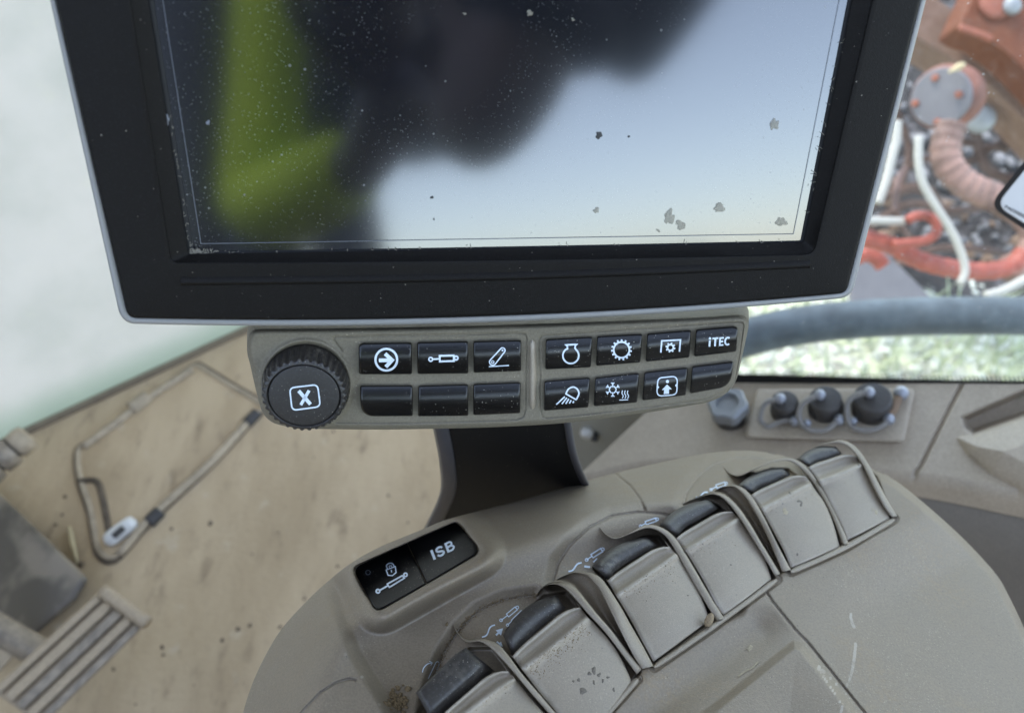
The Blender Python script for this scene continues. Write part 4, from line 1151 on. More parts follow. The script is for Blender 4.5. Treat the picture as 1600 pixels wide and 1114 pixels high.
# ================================================================== RIGHT SIDE PANEL
S = Plane(at(1362, 640, .70), [-.33, .04, .945])
sp = thing('socket_console', 'taupe ledge with a row of capped sockets below the dotted window edge', 'console', P(S, [(1350, 680)])[0], kind='thing')
def gridpatch(pl, top, bot, hf, nc=120, nr=40):
    a, b = cr(top, nc), cr(bot, nc); t = np.linspace(0, 1, nr)[:, None, None]; G = a[None] * (1 - t) + b[None] * t
    return pl.hit(G[..., 0], G[..., 1], hf(G[..., 0], G[..., 1])), G
SEAM_S = [(1503, 596), (1501, 604), (1470, 664), (1437, 730), (1414, 754), (1413, 761), (1420, 766), (1600, 805), (1720, 832)]
POCK = [(1503, 652), (1600, 609), (1760, 540), (1760, 600), (1600, 651), (1520, 679), (1508, 670)]
BOWL = [(1495, 683), (1520, 679), (1600, 652), (1760, 600), (1760, 840), (1600, 768), (1548, 741), (1512, 712)]
def hS(x, y):
    h = -.0040 * (1 - sm(1.2, 4.5, seg_dist(x, y, SEAM_S)))
    h = h - .028 * (1 - sm(-9, 2, sdf(x, y, POCK)))
    b = sdf(x, y, BOWL); h = h + .016 * np.clip(-b / 40, 0, 1) ** .7 * (b < 0)
    d = sdf(x, y, [(1182, 610), (1426, 610), (1402, 676), (1432, 697), (1168, 686), (1172, 676)])
    return h
top = [(1058, 598), (1090, 600), (1300, 600), (1503, 600), (1620, 602), (1760, 603), (2400, 606)]
bot = [(905, 742), (1040, 716), (1240, 722), (1440, 738), (1600, 766), (1760, 800), (2400, 960)]
V, G = gridpatch(S, top, bot, hS, 760, 130)
x, y = G[-1, :, 0], G[-1, :, 1]
e1 = S.hit(x, y, 0 * x)
nf = unit(np.array([-.25, -.93, -.12]))
fr = [e1 + nf * .004 - np.array([0, 0, .003]), e1 + nf * .006 - np.array([0, 0, .010]), e1 + nf * .007 - np.array([0, 0, .026])]
gr_ = [e1 + nf * .004 - np.array([0, 0, .0285]), e1 + nf * .007 - np.array([0, 0, .031]), e1 + nf * .005 - np.array([0, 0, .10]), e1 + nf * .03 - np.array([0, 0, .45])]
tb = S.hit(G[0, :, 0], G[0, :, 1] - 4, -.012 + 0 * G[0, :, 0])
lf = V[:, 0]
A = np.concatenate([[tb], V, fr])
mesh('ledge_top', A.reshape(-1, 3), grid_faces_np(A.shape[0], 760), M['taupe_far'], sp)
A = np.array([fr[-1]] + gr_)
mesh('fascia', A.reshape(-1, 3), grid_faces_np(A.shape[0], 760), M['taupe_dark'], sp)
# raised socket plate
o = rounded([(1182, 609), (1428, 607), (1404, 676), (1432, 694), (1166, 683), (1170, 674)], [6, 6, 4, 3, 3, 4], 3)
o = rounded([(1182, 608), (1430, 607), (1412, 690), (1164, 683)], [8, 8, 6, 6], 3)
V, F = pad(S, o, lambda x, y: .009 + 0 * x, skirt=.002, edge=.001, rings=4); mesh('socket_plate', V, F, M['taupe_far'], sp)
M['chrome'] = simple('pale_metal', (.27, .275, .27), .45, .3, var=.15)
M['bead'] = simple('braided_cord', (.30, .275, .24), .6, var=.2, scale=600)
M['bead_end'] = simple('cord_end', (.33, .335, .35), .35, .3)
HS0 = .009
def socket(cx, cy, rpx, hh, cord, ends, lab, tiltx=0):
    c = S.hit(np.array(cx * 1.0), np.array(cy * 1.0), HS0 + hh); zz = (c - CAM) @ FW; r = rpx * zz / FPX * 1.03
    V, F = lathe(c, S.n, [(r * 1.06, -hh - .001), (r * 1.08, -hh + .004), (r * .98, -hh * .6), (r, -.004), (r * .97, -.0012), (r * .9, 0), (r * .4, .0006), (r * .02, .0006)], 40)
    cap = mesh('socket_cap', V, F, M['cap'], sp, label=lab, sharp=35)
    if cord:
        q = cr(cord, 150); hcur = np.interp(np.linspace(0, 1, 150), [0, .12, .3, .55, 1], [HS0 + hh + .004, HS0 + hh + .005, HS0 + hh * .8, HS0 + .006, HS0 + .006])
        p = S.hit(q[:, 0], q[:, 1], hcur)
        k = np.arange(150); rr = .0023 * (1 + .25 * np.sin(k * 2 * np.pi / 5.0))
        V, F = frame_tube(p, rr, 10); cd = mesh('lanyard', V, F, M['bead'], cap)
        for t in (0, -1):
            V, F = lathe(p[t], S.n, [(.0004, -.005), (.004, -.003), (.0048, 0), (.004, .003), (.0004, .005)], 16); mesh('cord_end', V, F, M['bead_end'], cap)
        for e in ends:
            c2 = S.hit(np.array(e[0] * 1.), np.array(e[1] * 1.), HS0 + .006); V, F = lathe(c2, S.n, [(.0004, -.004), (.003, -.0025), (.0036, 0), (.003, .0025), (.0004, .004)], 14); mesh('cord_end', V, F, M['bead_end'], cap)
    return cap
socket(1225, 626, 20.5, .016, [(1219, 623), (1199, 628), (1190, 641), (1188, 657), (1199, 666), (1216, 660), (1229, 657), (1242, 658)], [], 'smallest round black cap with a braided lanyard')
socket(1289, 622, 24.5, .017, [(1281, 617), (1265, 623), (1252, 633), (1248, 650), (1256, 667), (1272, 673), (1291, 671), (1311, 656)], [(1261, 661)], 'middle round black cap with a looped braided lanyard')
c3 = socket(1363, 620, 28.5, .018, [(1358, 613), (1337, 617), (1325, 628), (1323, 645), (1328, 664), (1341, 671), (1359, 672), (1377, 666), (1389, 655)], [(1333, 658)], 'largest round black cap with a looped braided lanyard')
q = cr([(1408, 614), (1402, 626), (1396, 640), (1386, 650)], 20); p = S.hit(q[:, 0], q[:, 1], HS0 + .005); V, F = frame_tube(p, .0034, 10)
M['rustcord'] = simple('rusty_link', (.22, .14, .08), .7, var=.2); mesh('link', V, F, M['rustcord'], c3)
V, F = lathe(p[0], S.n, [(.0004, -.006), (.005, -.004), (.0062, 0), (.005, .004), (.0004, .006)], 16); mesh('cord_end', V, F, M['bead_end'], c3)
# pale metal socket half hidden by the keypad
c = S.hit(np.array(1136.), np.array(628.), .026); zz = (c - CAM) @ FW; r = 30 * zz / FPX
V, F = lathe(c, S.n, [(r * .8, -.03), (r * .85, -.014), (r * .86, -.013)], 32); sk = mesh('metal_socket', V, F, M['cap'], sp, label='pale metal capped socket half hidden behind the keypad')
V, F = lathe(c, S.n, [(r * .96, -.0135), (r, -.012), (r, -.002), (r * .9, 0), (r * .6, 0), (r * .55, -.004), (r * .1, -.004)], 32, lambda k, a: .0012 * np.cos(6 * a) if k < 4 else 0 * a); mesh('metal_ring', V, F, M['chrome'], sk, sharp=35)

# cream lower wall with a white bolt head
W0, W1 = P(S, [(1060, 600), (1600, 602)]); wd = unit((W1 - W0) * [1, 1, 0]); wn = unit(np.cross(wd, [0, 0, 1.0]))
if wn[1] > 0: wn = -wn
wl = W0 - wd * .26 + wn * .0; wr = W0 + wd * .10
A = []
for zz, off_ in ((-.45, .0), (-.2, .0), (-.03, .0), (.0, -.004), (.012, -.02)):
    A.append([np.array([p[0], p[1], max(0.0, W0[2] + zz)]) + wn * (off_ + .002) for p in (wl, wl * .5 + wr * .5, wr)])
low = mesh('cab_wall_or_light_blocker', np.array(A).reshape(-1, 3), grid_faces(5, 3), M['cream'], None, label='cream lower cab wall showing right of the support arm', cat='wall', loc=wl, kind='thing')
LW = Plane(W0 + wn * .002, wn)
c = LW.hit(np.array(918.), np.array(671.), .0)
V, F = lathe(c, wn, [(.007, 0), (.0075, .006), (.006, .009), (.001, .010)], 20); mesh('bolt_head', V, F, M['latch'], low)
c = LW.hit(np.array(931.), np.array(678.), .0); V, F = lathe(c, wn, [(.004, 0), (.004, .008), (.001, .009)], 12); mesh('bolt_shank', V, F, M['hinge'], low)

# ================================================================== RIGHT WINDOW
n = N('dirty_window')
fa = n.noise(16, 6, .7); fb = n.noise(180, 5, .75); sp1 = n.specks(330, .22, .12); sp2 = n.specks(120, .12, .08)
amt = n.math('ADD', n.math('MULTIPLY', n.ramp(fa, .42, .75), .04), n.math('MULTIPLY', n.ramp(fb, .50, .74), .05))
amt = n.math('ADD', amt, n.math('MULTIPLY', n.math('MAXIMUM', sp1, sp2), .30)); amt = n.math('ADD', amt, .012)
tr = n.nd('ShaderNodeBsdfTransparent'); tr.inputs['Color'].default_value = (.94, .97, .95, 1)
dl = n.nd('ShaderNodeBsdfTranslucent'); dl.inputs['Color'].default_value = (.80, .78, .74, 1)
m1 = n.nd('ShaderNodeMixShader'); n.con(amt, m1.inputs[0]); n.con(tr.outputs[0], m1.inputs[1]); n.con(dl.outputs[0], m1.inputs[2])
gl = n.nd('ShaderNodeBsdfGlossy'); gl.inputs['Roughness'].default_value = .05
m2 = n.nd('ShaderNodeMixShader'); m2.inputs[0].default_value = .03; n.con(m1.outputs[0], m2.inputs[1]); n.con(gl.outputs[0], m2.inputs[2])
M['dirty'] = n.done(m2.outputs[0])
rw = thing('cab_window', 'dirty clear window pane with a dotted black border above the socket ledge', 'window', W0 * .5 + W1 * .5, kind='thing')
rise = (W1[2] - W0[2]) / np.linalg.norm((W1 - W0)[:2])
def wp(s, zq, off_=0.0):     # s along the sill, zq above the sill line
    p = W0 + wd * s; return np.array([p[0], p[1], W0[2] + rise * s + zq]) + wn * off_
V = [wp(-.12, -.03, -.006), wp(.75, -.03, -.006), wp(.75, .95, -.006), wp(-.12, .95, -.006)]
mesh('pane', V, [[0, 1, 2, 3]], M['dirty'], rw, smooth=False)
M['frit'] = simple('frit_black', (.012, .012, .012), .6, var=.1)
fm = MB()
Ls = float(np.linalg.norm((W1 - W0)[:2]))
for i in range(60):
    s0, s1 = -.1 + .9 * i / 60, -.1 + .9 * (i + 1) / 60
    def hh(s): return .0100 - .0100 * float(sm(.03, .26, np.array(s)))
    fm.add([wp(s0, -.004, -.0045), wp(s1, -.004, -.0045), wp(s1, hh(s1), -.0045), wp(s0, hh(s0), -.0045)], [[0, 1, 2, 3]])
fm.build('frit_band', M['frit'], rw, smooth=False)
fd = MB(); pitch = .0031
for r_, rad in enumerate((.00115, .00100, .00080)):
    for i in range(int(.85 / pitch)):
        s = -.1 + i * pitch + (pitch / 2 if r_ % 2 else 0); zq = (.0100 - .0100 * float(sm(.03, .26, np.array(s)))) + .0012 + r_ * .0025
        a = np.linspace(0, 2 * np.pi, 8, endpoint=False)
        fd.add([wp(s + rad * math.cos(k), zq + rad * math.sin(k), -.0044) for k in a], [list(range(8))])
fd.build('frit_dots', M['frit'], rw, smooth=False, kind='stuff')
# warning sticker on the pane
PW = Plane(wp(0, 0, -.003), wn)
M['stick'] = simple('sticker_white', (.80, .80, .78), .5, var=.03); M['ink'] = simple('sticker_ink', (.02, .02, .022), .5)
stk = thing('window_sticker', 'white sticker with a thick black border stuck on the window glass', 'sticker', P(PW, [(1640, 320)])[0])
oq = [(1545, 322), (1660, 178), (1800, 300), (1690, 418)]
iq = [(1556, 321), (1661, 192), (1785, 300), (1688, 404)]
V, F = pad(PW, rounded(oq, 22, 3), lambda x, y: .0002 + 0 * x, skirt=.0, edge=.0001, rings=2); mesh('border', V, F, M['ink'], stk)
V, F = pad(PW, rounded(iq, 18, 3), lambda x, y: .0005 + 0 * x, skirt=.0, edge=.0001, rings=2); mesh('face', V, F, M['stick'], stk)
Icon().add(text_px('PA0300007', (1569.5, 325.5), (38, 19.5), (2.6, -5.0), .01)).place(PW, lambda x, y: .0006 + 0 * x, M['ink'], stk, 'lettering', lift=.0002)

# ================================================================== OUTSIDE
GZ = -1.25
GR = Plane([0, 0, GZ], [0, 0, 1])
n = N('gravel'); a = n.noise(3, 5, .65); v = n.nd('ShaderNodeTexVoronoi'); v.inputs['Scale'].default_value = 14; n.con(n.co, v.inputs['Vector'])
sep = n.nd('ShaderNodeSeparateColor'); n.con(v.outputs['Color'], sep.inputs[0])
c = n.mix(sep.outputs[0], (.32, .31, .25), (.52, .51, .43)); c = n.mix(n.math('MULTIPLY', n.ramp(a, .46, .60), .85), c, (.48, .50, .32))
c = n.mix(n.math('MULTIPLY', n.ramp(n.noise(9, 3), .60, .70), .5), c, (.26, .22, .17))
M['gravel'] = n.done(n.pbr(c, .9, spec=.2, normal=n.bump(v.outputs['Distance'], .6, .05)))
mesh('ground', [(-300, -300, GZ), (300, -300, GZ), (300, 300, GZ), (-300, 300, GZ)], [[0, 1, 2, 3]], M['gravel'], None, smooth=False, kind='structure', label='pale gravel and weeds outside the cab', cat='ground', loc=(0, 0, GZ))
n = N('dark_soil'); v = n.nd('ShaderNodeTexVoronoi'); v.inputs['Scale'].default_value = 26; n.con(n.co, v.inputs['Vector']); sep = n.nd('ShaderNodeSeparateColor'); n.con(v.outputs['Color'], sep.inputs[0])
c = n.mix(n.ramp(sep.outputs[0], .55, 1.0), (.030, .027, .026), (.11, .10, .098)); c = n.mix(n.ramp(n.noise(7, 4), .52, .7), c, (.045, .038, .034))
M['soil'] = n.done(n.pbr(c, .9, spec=.2, normal=n.bump(n.noise(30, 4), .8, .05)))
q = P(GR, [(820, -160), (1900, -260), (1900, 380), (1600, 468), (1470, 462), (1380, 420), (860, 400)], .02)
mesh('soil_patch', q, [list(range(7))], M['soil'], None, smooth=False, kind='structure', label='dark oily soil under the parked machine', cat='soil')
# debris lying on the soil
M['deb1'] = simple('pale_debris', (.20, .19, .185), .8, var=.3, scale=20); M['deb2'] = simple('brown_debris', (.20, .12, .07), .8, var=.3, scale=20)
for nm_, mt, cnt, lab in (('pale_debris', 'deb1', 150, 'pale chips scattered over the dark soil'), ('brown_debris', 'deb2', 90, 'brown splinters scattered over the dark soil')):
    mb = MB()
    for i in range(cnt):
        c = GR.hit(np.array(rng.uniform(1360, 1680)), np.array(rng.uniform(-40, 420)), .04); s = rng.uniform(.008, .035)
        bm = bmesh.new(); bmesh.ops.create_icosphere(bm, subdivisions=1, radius=s); vv = np.array([q.co[:] for q in bm.verts]) * rng.uniform(.4, 1.6, 3) * (1 + .25 * rng.normal(size=(len(bm.verts), 1))).clip(.6, 1.4); f = [[q.index for q in g.verts] for g in bm.faces]; bm.free()
        mb.add(c + vv, f)
    mb.build(nm_, M[mt], None, label=lab, cat='debris', kind='stuff', loc=c)
M['rust'] = plastic('rusty_steel', (.19, .115, .080), .7, grain=120, gs=.5, dust=(.34, .24, .19), dustw=.7, fleck=0, spec=.2)
M['orange'] = plastic('orange_rust_steel', (.135, .042, .018), .6, grain=120, gs=.4, dust=(.30, .12, .06), dustw=.6, fleck=0, spec=.25)
M['greyplate'] = simple('grey_plate', (.15, .14, .143), .6, var=.15, scale=30)
M['bolt'] = simple('orange_bolt', (.28, .085, .045), .6, var=.2)
M['pink'] = simple('faded_hose', (.30, .175, .135), .7, var=.38, scale=9)
M['red'] = simple('red_hose', (.33, .07, .04), .55, var=.25, scale=25)
M['white'] = simple('white_hose', (.38, .36, .31), .5, var=.1, scale=30)
M['bluegrey'] = simple('blue_grey_rubber', (.085, .110, .125), .6, var=.3, scale=30)
def slab(name, px, d0, d1, mat, parent=None, **k):
    f = np.array([at(x, y, d0) for x, y in px]); b = np.array([at(x, y, d0) + FW * (d1 - d0) for x, y in px]); n_ = len(px)
    F = [list(range(n_)), [n_ + j for j in range(n_)][::-1]] + [[j, (j + 1) % n_, n_ + (j + 1) % n_, n_ + j] for j in range(n_)]
    o = mesh(name, np.concatenate([f, b]), F, mat, parent, smooth=False, **k)
    md = o.modifiers.new('bevel', 'BEVEL'); md.width = .008; md.segments = 3; md.limit_method = 'ANGLE'
    return fix_normals(o)
def otube(name, pts, rpx, depth, mat, parent=None, n=60, seg=16, ribs=0, **k):
    p = np.array([at(q[0], q[1], q[2] if len(q) > 2 else depth) for q in pts]); p = cr(p, n)
    r = rpx * depth / FPX * (1 + (ribs * np.sin(np.arange(n) * 2 * np.pi / 6.0) if ribs else 0 * np.arange(n)))
    V, F = frame_tube(p, r, seg); return mesh(name, V, F, mat, parent, **k)
slab('steel_beam', [(1405, -60), (1465, -2), (1500, 22), (1545, 52), (1600, 104), (1700, 210), (1700, 300), (1602, 190), (1540, 130), (1480, 88), (1425, 55), (1380, 20)], 2.55, 2.7, M['rust'], None, label='dull rusty steel beam crossing behind the orange bracket', cat='beam')
br = slab('orange_bracket', [(1498, 40), (1530, -30), (1750, -60), (1750, 200), (1640, 150), (1600, 108), (1572, 82), (1540, 60), (1512, 50)], 2.35, 2.47, M['orange'], None, label='bright orange rusty steel bracket plate outside the window', cat='bracket')
V, F = lathe(at(1582, 9, 2.33), -FW, [(.02, -.02), (.028, 0), (.02, .012), (.002, .014)], 16); mesh('bolt', V, F, M['chrome'], br)
V, F = lathe(at(1556, 4, 2.34), -FW, [(.04, -.01), (.05, 0), (.03, .004), (.002, .004)], 20); mesh('washer', V, F, M['bolt'], br)
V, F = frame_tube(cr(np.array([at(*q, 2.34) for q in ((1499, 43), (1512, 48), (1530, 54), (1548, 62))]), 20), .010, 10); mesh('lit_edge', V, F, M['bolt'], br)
V, F = frame_tube(cr(np.array([at(*q, 2.52) for q in ((1505, 62), (1525, 78), (1546, 94))]), 20), .014, 10); mesh('weld_bead', V, F, M['bolt'], None, label='salmon weld bead along the rusty beam', cat='weld')
hub = thing('hub_cover', 'round grey cover plate with orange bolts and rim', 'hub cover', at(1470, 152, 2.3))
hn = -unit(rays(1470., 152.) + np.array([.35, -.1, .1]))
hc_ = at(1469, 153, 2.28); R_ = 44 * 2.28 / FPX
V, F = lathe(hc_ - hn * .03, hn, [(R_ * 1.12, -.08), (R_ * 1.13, 0), (R_ * 1.02, .012)], 40); M['rimc'] = simple('worn_orange_rim', (.22, .085, .055), .7, var=.3, scale=20); mesh('rim', V, F, M['rimc'], hub, sharp=35)
V, F = lathe(hc_ - hn * .02, hn, [(R_ * 1.0, -.02), (R_ * 1.0, .018), (R_ * .96, .022), (R_ * .02, .024)], 40); mesh('plate', V, F, M['greyplate'], hub, sharp=35)
HP = Plane(hc_, hn)
for x, y in ((1462, 122), (1431, 162), (1466, 191), (1499, 148)):
    c = HP.hit(np.array(x * 1.), np.array(y * 1.)); V, F = lathe(c, hn, [(.011, -.01), (.011, .008), (.008, .012), (.001, .013)], 6); mesh('bolt', V, F, M['bolt'], hub, sharp=35)
V, F = frame_tube(lin(np.array([at(1483, 113, 2.2), at(1508, 100, 2.2)]), 8), [.004, .005, .006, .008, .010, .010, .008, .003], 8)
mesh('wood_splinter', V, F, M['straw'], None, label='pale wood splinter resting on top of the round cover', cat='splinter')
otube('corrugated_hose', [(1488, 196), (1478, 226), (1482, 258), (1508, 288), (1550, 308), (1592, 330), (1618, 366), (1604, 404), (1570, 424)], 22, 2.12, M['pink'], None, 120, 18, .045, label='thick faded pink corrugated hose curving down from the round cover', cat='hose')
otube('red_hose', [(1600, 396), (1580, 416), (1540, 424), (1490, 420), (1440, 408), (1392, 384), (1350, 372)], 14, 2.05, M['red'], None, 90, 16, .04, label='red hose lying along the bottom of the machine', cat='hose')
otube('white_hose', [(1436, 214), (1435, 250), (1442, 286), (1462, 322), (1486, 360), (1502, 396), (1508, 424), (1500, 444)], 6.2, 1.95, M['white'], None, 60, 14, label='thin white hose hanging in a long curve in front of the soil', cat='hose')
otube('hooked_hose', [(1418, 344), (1432, 338), (1450, 338), (1463, 350), (1462, 366), (1446, 376), (1420, 380), (1396, 382)], 7.5, 2.0, M['red'], None, 60, 14, label='short red hose bent back in a hook', cat='hose')
otube('white_pipe', [(1330, 342), (1360, 345), (1395, 346), (1412, 346)], 6.5, 2.02, M['white'], None, 30, 14, label='short level white pipe end beside the screen edge', cat='pipe')
otube('cream_cable', [(1402, 190), (1400, 220), (1392, 252), (1384, 284), (1372, 318)], 7, 2.1, M['white'], None, 40, 12, label='cream cable running down close to the screen edge', cat='cable')
otube('pink_cable', [(1416, 262), (1404, 280), (1399, 306), (1398, 330)], 5, 2.15, M['pink'], None, 30, 12, label='faded pink cable bent beside the cream cable', cat='cable')
otube('grey_hose', [(1640, 418), (1600, 438), (1568, 454), (1540, 462)], 7, 1.8, M['white'], None, 30, 12, label='off white hose end low under the sticker', cat='hose')
otube('red_fitting', [(1340, 402), (1356, 398), (1372, 406), (1380, 416)], 12, 2.2, M['red'], None, 30, 14, label='stubby red fitting near the lower corner of the screen', cat='fitting')
V, F = lathe(at(1532, 186, 2.6), -unit(rays(1532., 186.)), [(.042, -.02), (.046, 0), (.03, .01), (.004, .012)], 24); mesh('metal_disc', V, F, M['chrome'], None, label='pale metal disc lying right of the round cover', cat='disc')
slab('glass_edge_sheet', [(1330, 380), (1362, 372), (1410, 418), (1462, 470), (1420, 500), (1330, 500)], 2.6, 2.63, M['greyplate'], None, label='thin grey sheet under the red hoses, standing in for the reflecting glass edge', cat='sheet')  # added sheet stands in for the window's foggy, reflecting glass edge
otube('rubber_tube', [(1040, 590), (1110, 548), (1180, 524), (1250, 509), (1340, 499), (1450, 494), (1600, 494), (1760, 500)], 30, 1.12, M['bluegrey'], None, 90, 24, label='thick blue grey rubber tube arching just outside the window', cat='tube')
cabs = [[(1380, 300), (1440, 250), (1520, 250), (1600, 190)], [(1350, 360), (1420, 320), (1500, 330), (1600, 300)], [(1400, 170), (1420, 240), (1400, 330), (1440, 400)], [(1520, 180), (1540, 260), (1600, 280), (1680, 260)], [(1390, 420), (1460, 390), (1560, 395), (1660, 440)], [(1340, 330), (1400, 300), (1450, 300), (1480, 360)], [(1500, 220), (1560, 230), (1640, 210)]]
M['rustcable'] = simple('rusty_cable', (.10, .055, .038), .8, var=.3, scale=20)
for i, c_ in enumerate(cabs):
    otube('rusty_cable', c_, (5, 7, 6, 8, 6, 9, 6)[i], 2.75, M['rustcable'], None, 40, 10, label='dark rusty cable tangled behind the pale hoses', cat='cable', group='rusty cables behind the hoses')
# lumps of pale stone and weeds near the window
st_ = MB(); wd_ = MB()
for i in range(520):
    c = GR.hit(np.array(rng.uniform(1140, 1700)), np.array(rng.uniform(430, 620)), 0.); s = rng.uniform(.008, .024)
    bm = bmesh.new(); bmesh.ops.create_icosphere(bm, subdivisions=1, radius=s); vv = np.array([q.co[:] for q in bm.verts]) * rng.uniform(.6, 1.4, 3) * (1 + .15 * rng.normal(size=(len(bm.verts), 1))); f = [[q.index for q in g.verts] for g in bm.faces]; bm.free()
    st_.add(c + vv, f)
M['stone'] = simple('pale_stone', (.66, .66, .54), .8, var=.2, scale=10)
st_.build('gravel_stones', M['stone'], None, label='pale gravel stones on the ground outside', cat='gravel', kind='stuff', loc=c)
for i in range(420):
    cc = (rng.normal(1480, 120), rng.normal(560, 40)) if i < 90 else (rng.uniform(1120, 1700), rng.uniform(470, 620))
    c = GR.hit(np.array(cc[0]), np.array(cc[1]), 0.); a = rng.uniform(0, 6.28); l = rng.uniform(.05, .16); d = np.array([math.cos(a), math.sin(a), 0]); w = np.array([-d[1], d[0], 0]) * .006
    tip = c + d * l * .6 + np.array([0, 0, l]); wd_.add([c - w, c + w, tip], [[0, 1, 2]])
M['weed'] = simple('weed_green', (.50, .54, .32), .7, var=.3, scale=8)
wd_.build('weeds', M['weed'], None, label='thin green weeds growing through the gravel', cat='weeds', kind='stuff', loc=c)

# ================================================================== CAB ROOF (unseen, cut to shape the light) AND ADDED LIGHT BLOCKERS
rz = 1.66
M['headliner'] = simple('headliner', (.30, .29, .27), .9, var=.05)
mesh('unseen_cab_canopy', [(-1.0, .16, rz), (.92, .16, rz), (.92, 1.0, rz), (-1.0, 1.0, rz), (-1.0, .16, rz + .09), (.92, .16, rz + .09), (.92, 1.0, rz + .09), (-1.0, 1.0, rz + .09)],
     [[0, 3, 2, 1], [4, 5, 6, 7], [0, 1, 5, 4], [1, 2, 6, 5], [2, 3, 7, 6], [3, 0, 4, 7]], M['headliner'], None, smooth=False, label='grey headliner roof, unseen, cut back to shape the cab light', cat='roof', kind='thing')
cw = bpy.data.objects['unseen_cab_canopy']
M['blocker'] = simple('light_blocker_grey', (.09, .082, .07), .8, var=.1)  # used only on the added light-blocking walls
def blocker_box(name, a, b, h, label):
    a, b = np.array(a, float), np.array(b, float); d = unit(b - a); q = np.array([-d[1], d[0]]) * .02
    c = [a - q, b - q, b + q, a + q]
    mesh(name, [(p[0], p[1], z_) for z_ in (0.0, h) for p in c], [[0, 3, 2, 1], [4, 5, 6, 7], [0, 1, 5, 4], [1, 2, 6, 5], [2, 3, 7, 6], [3, 0, 4, 7]], M['blocker'], None, smooth=False, label=label, cat='wall', kind='thing')
blocker_box('cab_wall_or_light_blocker', GA[:2], (GA[0], -1.25), 1.64, 'tall unseen dark wall added behind the foot pedals to block side light')  # unseen wall added to shut out sky light from the left
blocker_box('cab_wall_or_light_blocker', (GA[0] + .03, -1.27), (.93, -1.27), .86, 'low unseen dark wall added behind the operator to block ground bounce')  # unseen, added to stop light bouncing in off the ground behind
blocker_box('side_light_blocker', (.90, -1.22), (.90, .24), .60, 'low unseen dark panel added beside the armrest console to block ground bounce')  # unseen, added to stop ground bounce from the right
roof_ = bpy.data.objects['unseen_cab_canopy']
mesh('front_light_blocker', [(x, y, z_) for z_ in (1.14, rz) for x, y in ((-.62, .985), (.92, .985), (.92, .997), (-.62, .997))], [[0, 3, 2, 1], [4, 5, 6, 7], [0, 1, 5, 4], [1, 2, 6, 5], [2, 3, 7, 6], [3, 0, 4, 7]], M['taupe_dark'], roof_, smooth=False)  # unseen board added under the roof to block sky light from the front
# ================================================================== PERSON AND PHONE (mirrored in the screen)
def refl(px, py, dist):
    d = unit(rays(float(px), float(py))); h = D.hit(np.array(float(px)), np.array(float(py)), GLASSH)
    return h + (d - 2 * (d @ nD) * nD) * dist
def skin(name, pts, edges, rad, mat, parent=None, root=0, sub=2, **k):
    org = ORG.get(parent, np.zeros(3)) if parent is not None else np.zeros(3)
    me = bpy.data.meshes.new(name); me.from_pydata((np.array(pts) - org).tolist(), edges, []); me.update()
    o = bpy.data.objects.new(name, me); link(o, parent); ORG[o] = org
    o.modifiers.new('skin', 'SKIN'); o.modifiers.new('sub', 'SUBSURF').render_levels = sub; o.modifiers['sub'].levels = sub
    sv = me.skin_vertices[0].data
    for i, r in enumerate(rad): sv[i].radius = (r, r) if np.isscalar(r) else r
    sv[root].use_root = True; o.modifiers['skin'].use_smooth_shade = True
    me.materials.append(mat)
    for a, b in k.items(): o[a] = b
    return o
M['skin'] = simple('skin_tone', (.055, .036, .032), .5, var=.1)
M['dark_cloth'] = simple('dark_cloth', (.025, .026, .03), .9, var=.2)
M['lime'] = simple('lime_cloth', (.42, .57, .035), .85, var=.05)
M['jeans'] = simple('jeans', (.05, .06, .09), .9, var=.1)
head = refl(815, 75, .56); chin = refl(718, 285, .52)
sh_l = refl(425, -90, .70); el_l = refl(408, 335, .66); wr_l = refl(568, 258, .42); hd_l = refl(640, 120, .33)
chest = refl(640, 125, .92); pelv = refl(445, 60, 1.45); neck = refl(770, -60, .80)
sh_r = refl(1075, -105, .95); el_r = refl(1250, -420, 1.0); wr_r = refl(1400, -500, .95); hd_r = refl(1420, -560, .95)
person = thing('person', 'person in a dark vest and lime sleeves leaning in with a phone', 'person', (pelv[0], pelv[1], 0))
kn1, kn2 = pelv + [.06, .10, -.42], pelv + [-.10, .08, -.42]
f1, f2 = np.array([kn1[0], kn1[1] - .15, .05]), np.array([kn2[0], kn2[1] - .15, .05])
pts = [pelv, chest, neck, (neck + head) / 2, head - unit(head - chin) * .02, chin, sh_l, el_l, wr_l, hd_l, sh_r, el_r, wr_r, hd_r, kn1, f1, f1 + [0, .14, -.02], kn2, f2, f2 + [0, .14, -.02], head + unit(head - chin) * .075]
ed = [(0, 1), (1, 2), (2, 3), (3, 4), (4, 5), (2, 6), (6, 7), (7, 8), (8, 9), (2, 10), (10, 11), (11, 12), (12, 13), (0, 14), (14, 15), (15, 16), (0, 17), (17, 18), (18, 19), (4, 20)]
rad = [.10, .12, .07, .06, .112, .052, .022, .034, .026, .034, .075, .05, .04, .036, .06, .04, .035, .06, .04, .035, .07]
skin('body', pts, ed, rad, M['skin'], person)
skin('vest', [pelv, (pelv + chest) / 2, chest, neck * .6 + chest * .4], [(0, 1), (1, 2), (2, 3)], [.115, .14, .175, .12], M['dark_cloth'], person)
skin('sleeve', [sh_l, (sh_l + el_l) / 2, el_l, (el_l * .6 + wr_l * .4), wr_l], [(0, 1), (1, 2), (2, 3), (3, 4)], [.040, .041, .054, .048, .038], M['lime'], person)
skin('sleeve', [refl(890, 70, .9), refl(960, -5, .92), sh_r, el_r, wr_r * .85 + el_r * .15], [(0, 1), (1, 2), (2, 3), (3, 4)], [.13, .125, .095, .07, .06], M['dark_cloth'], person)
skin('cap', [head - unit(head - chin) * .01, head + unit(head - chin) * .09], [(0, 1)], [.128, .09], M['dark_cloth'], person)
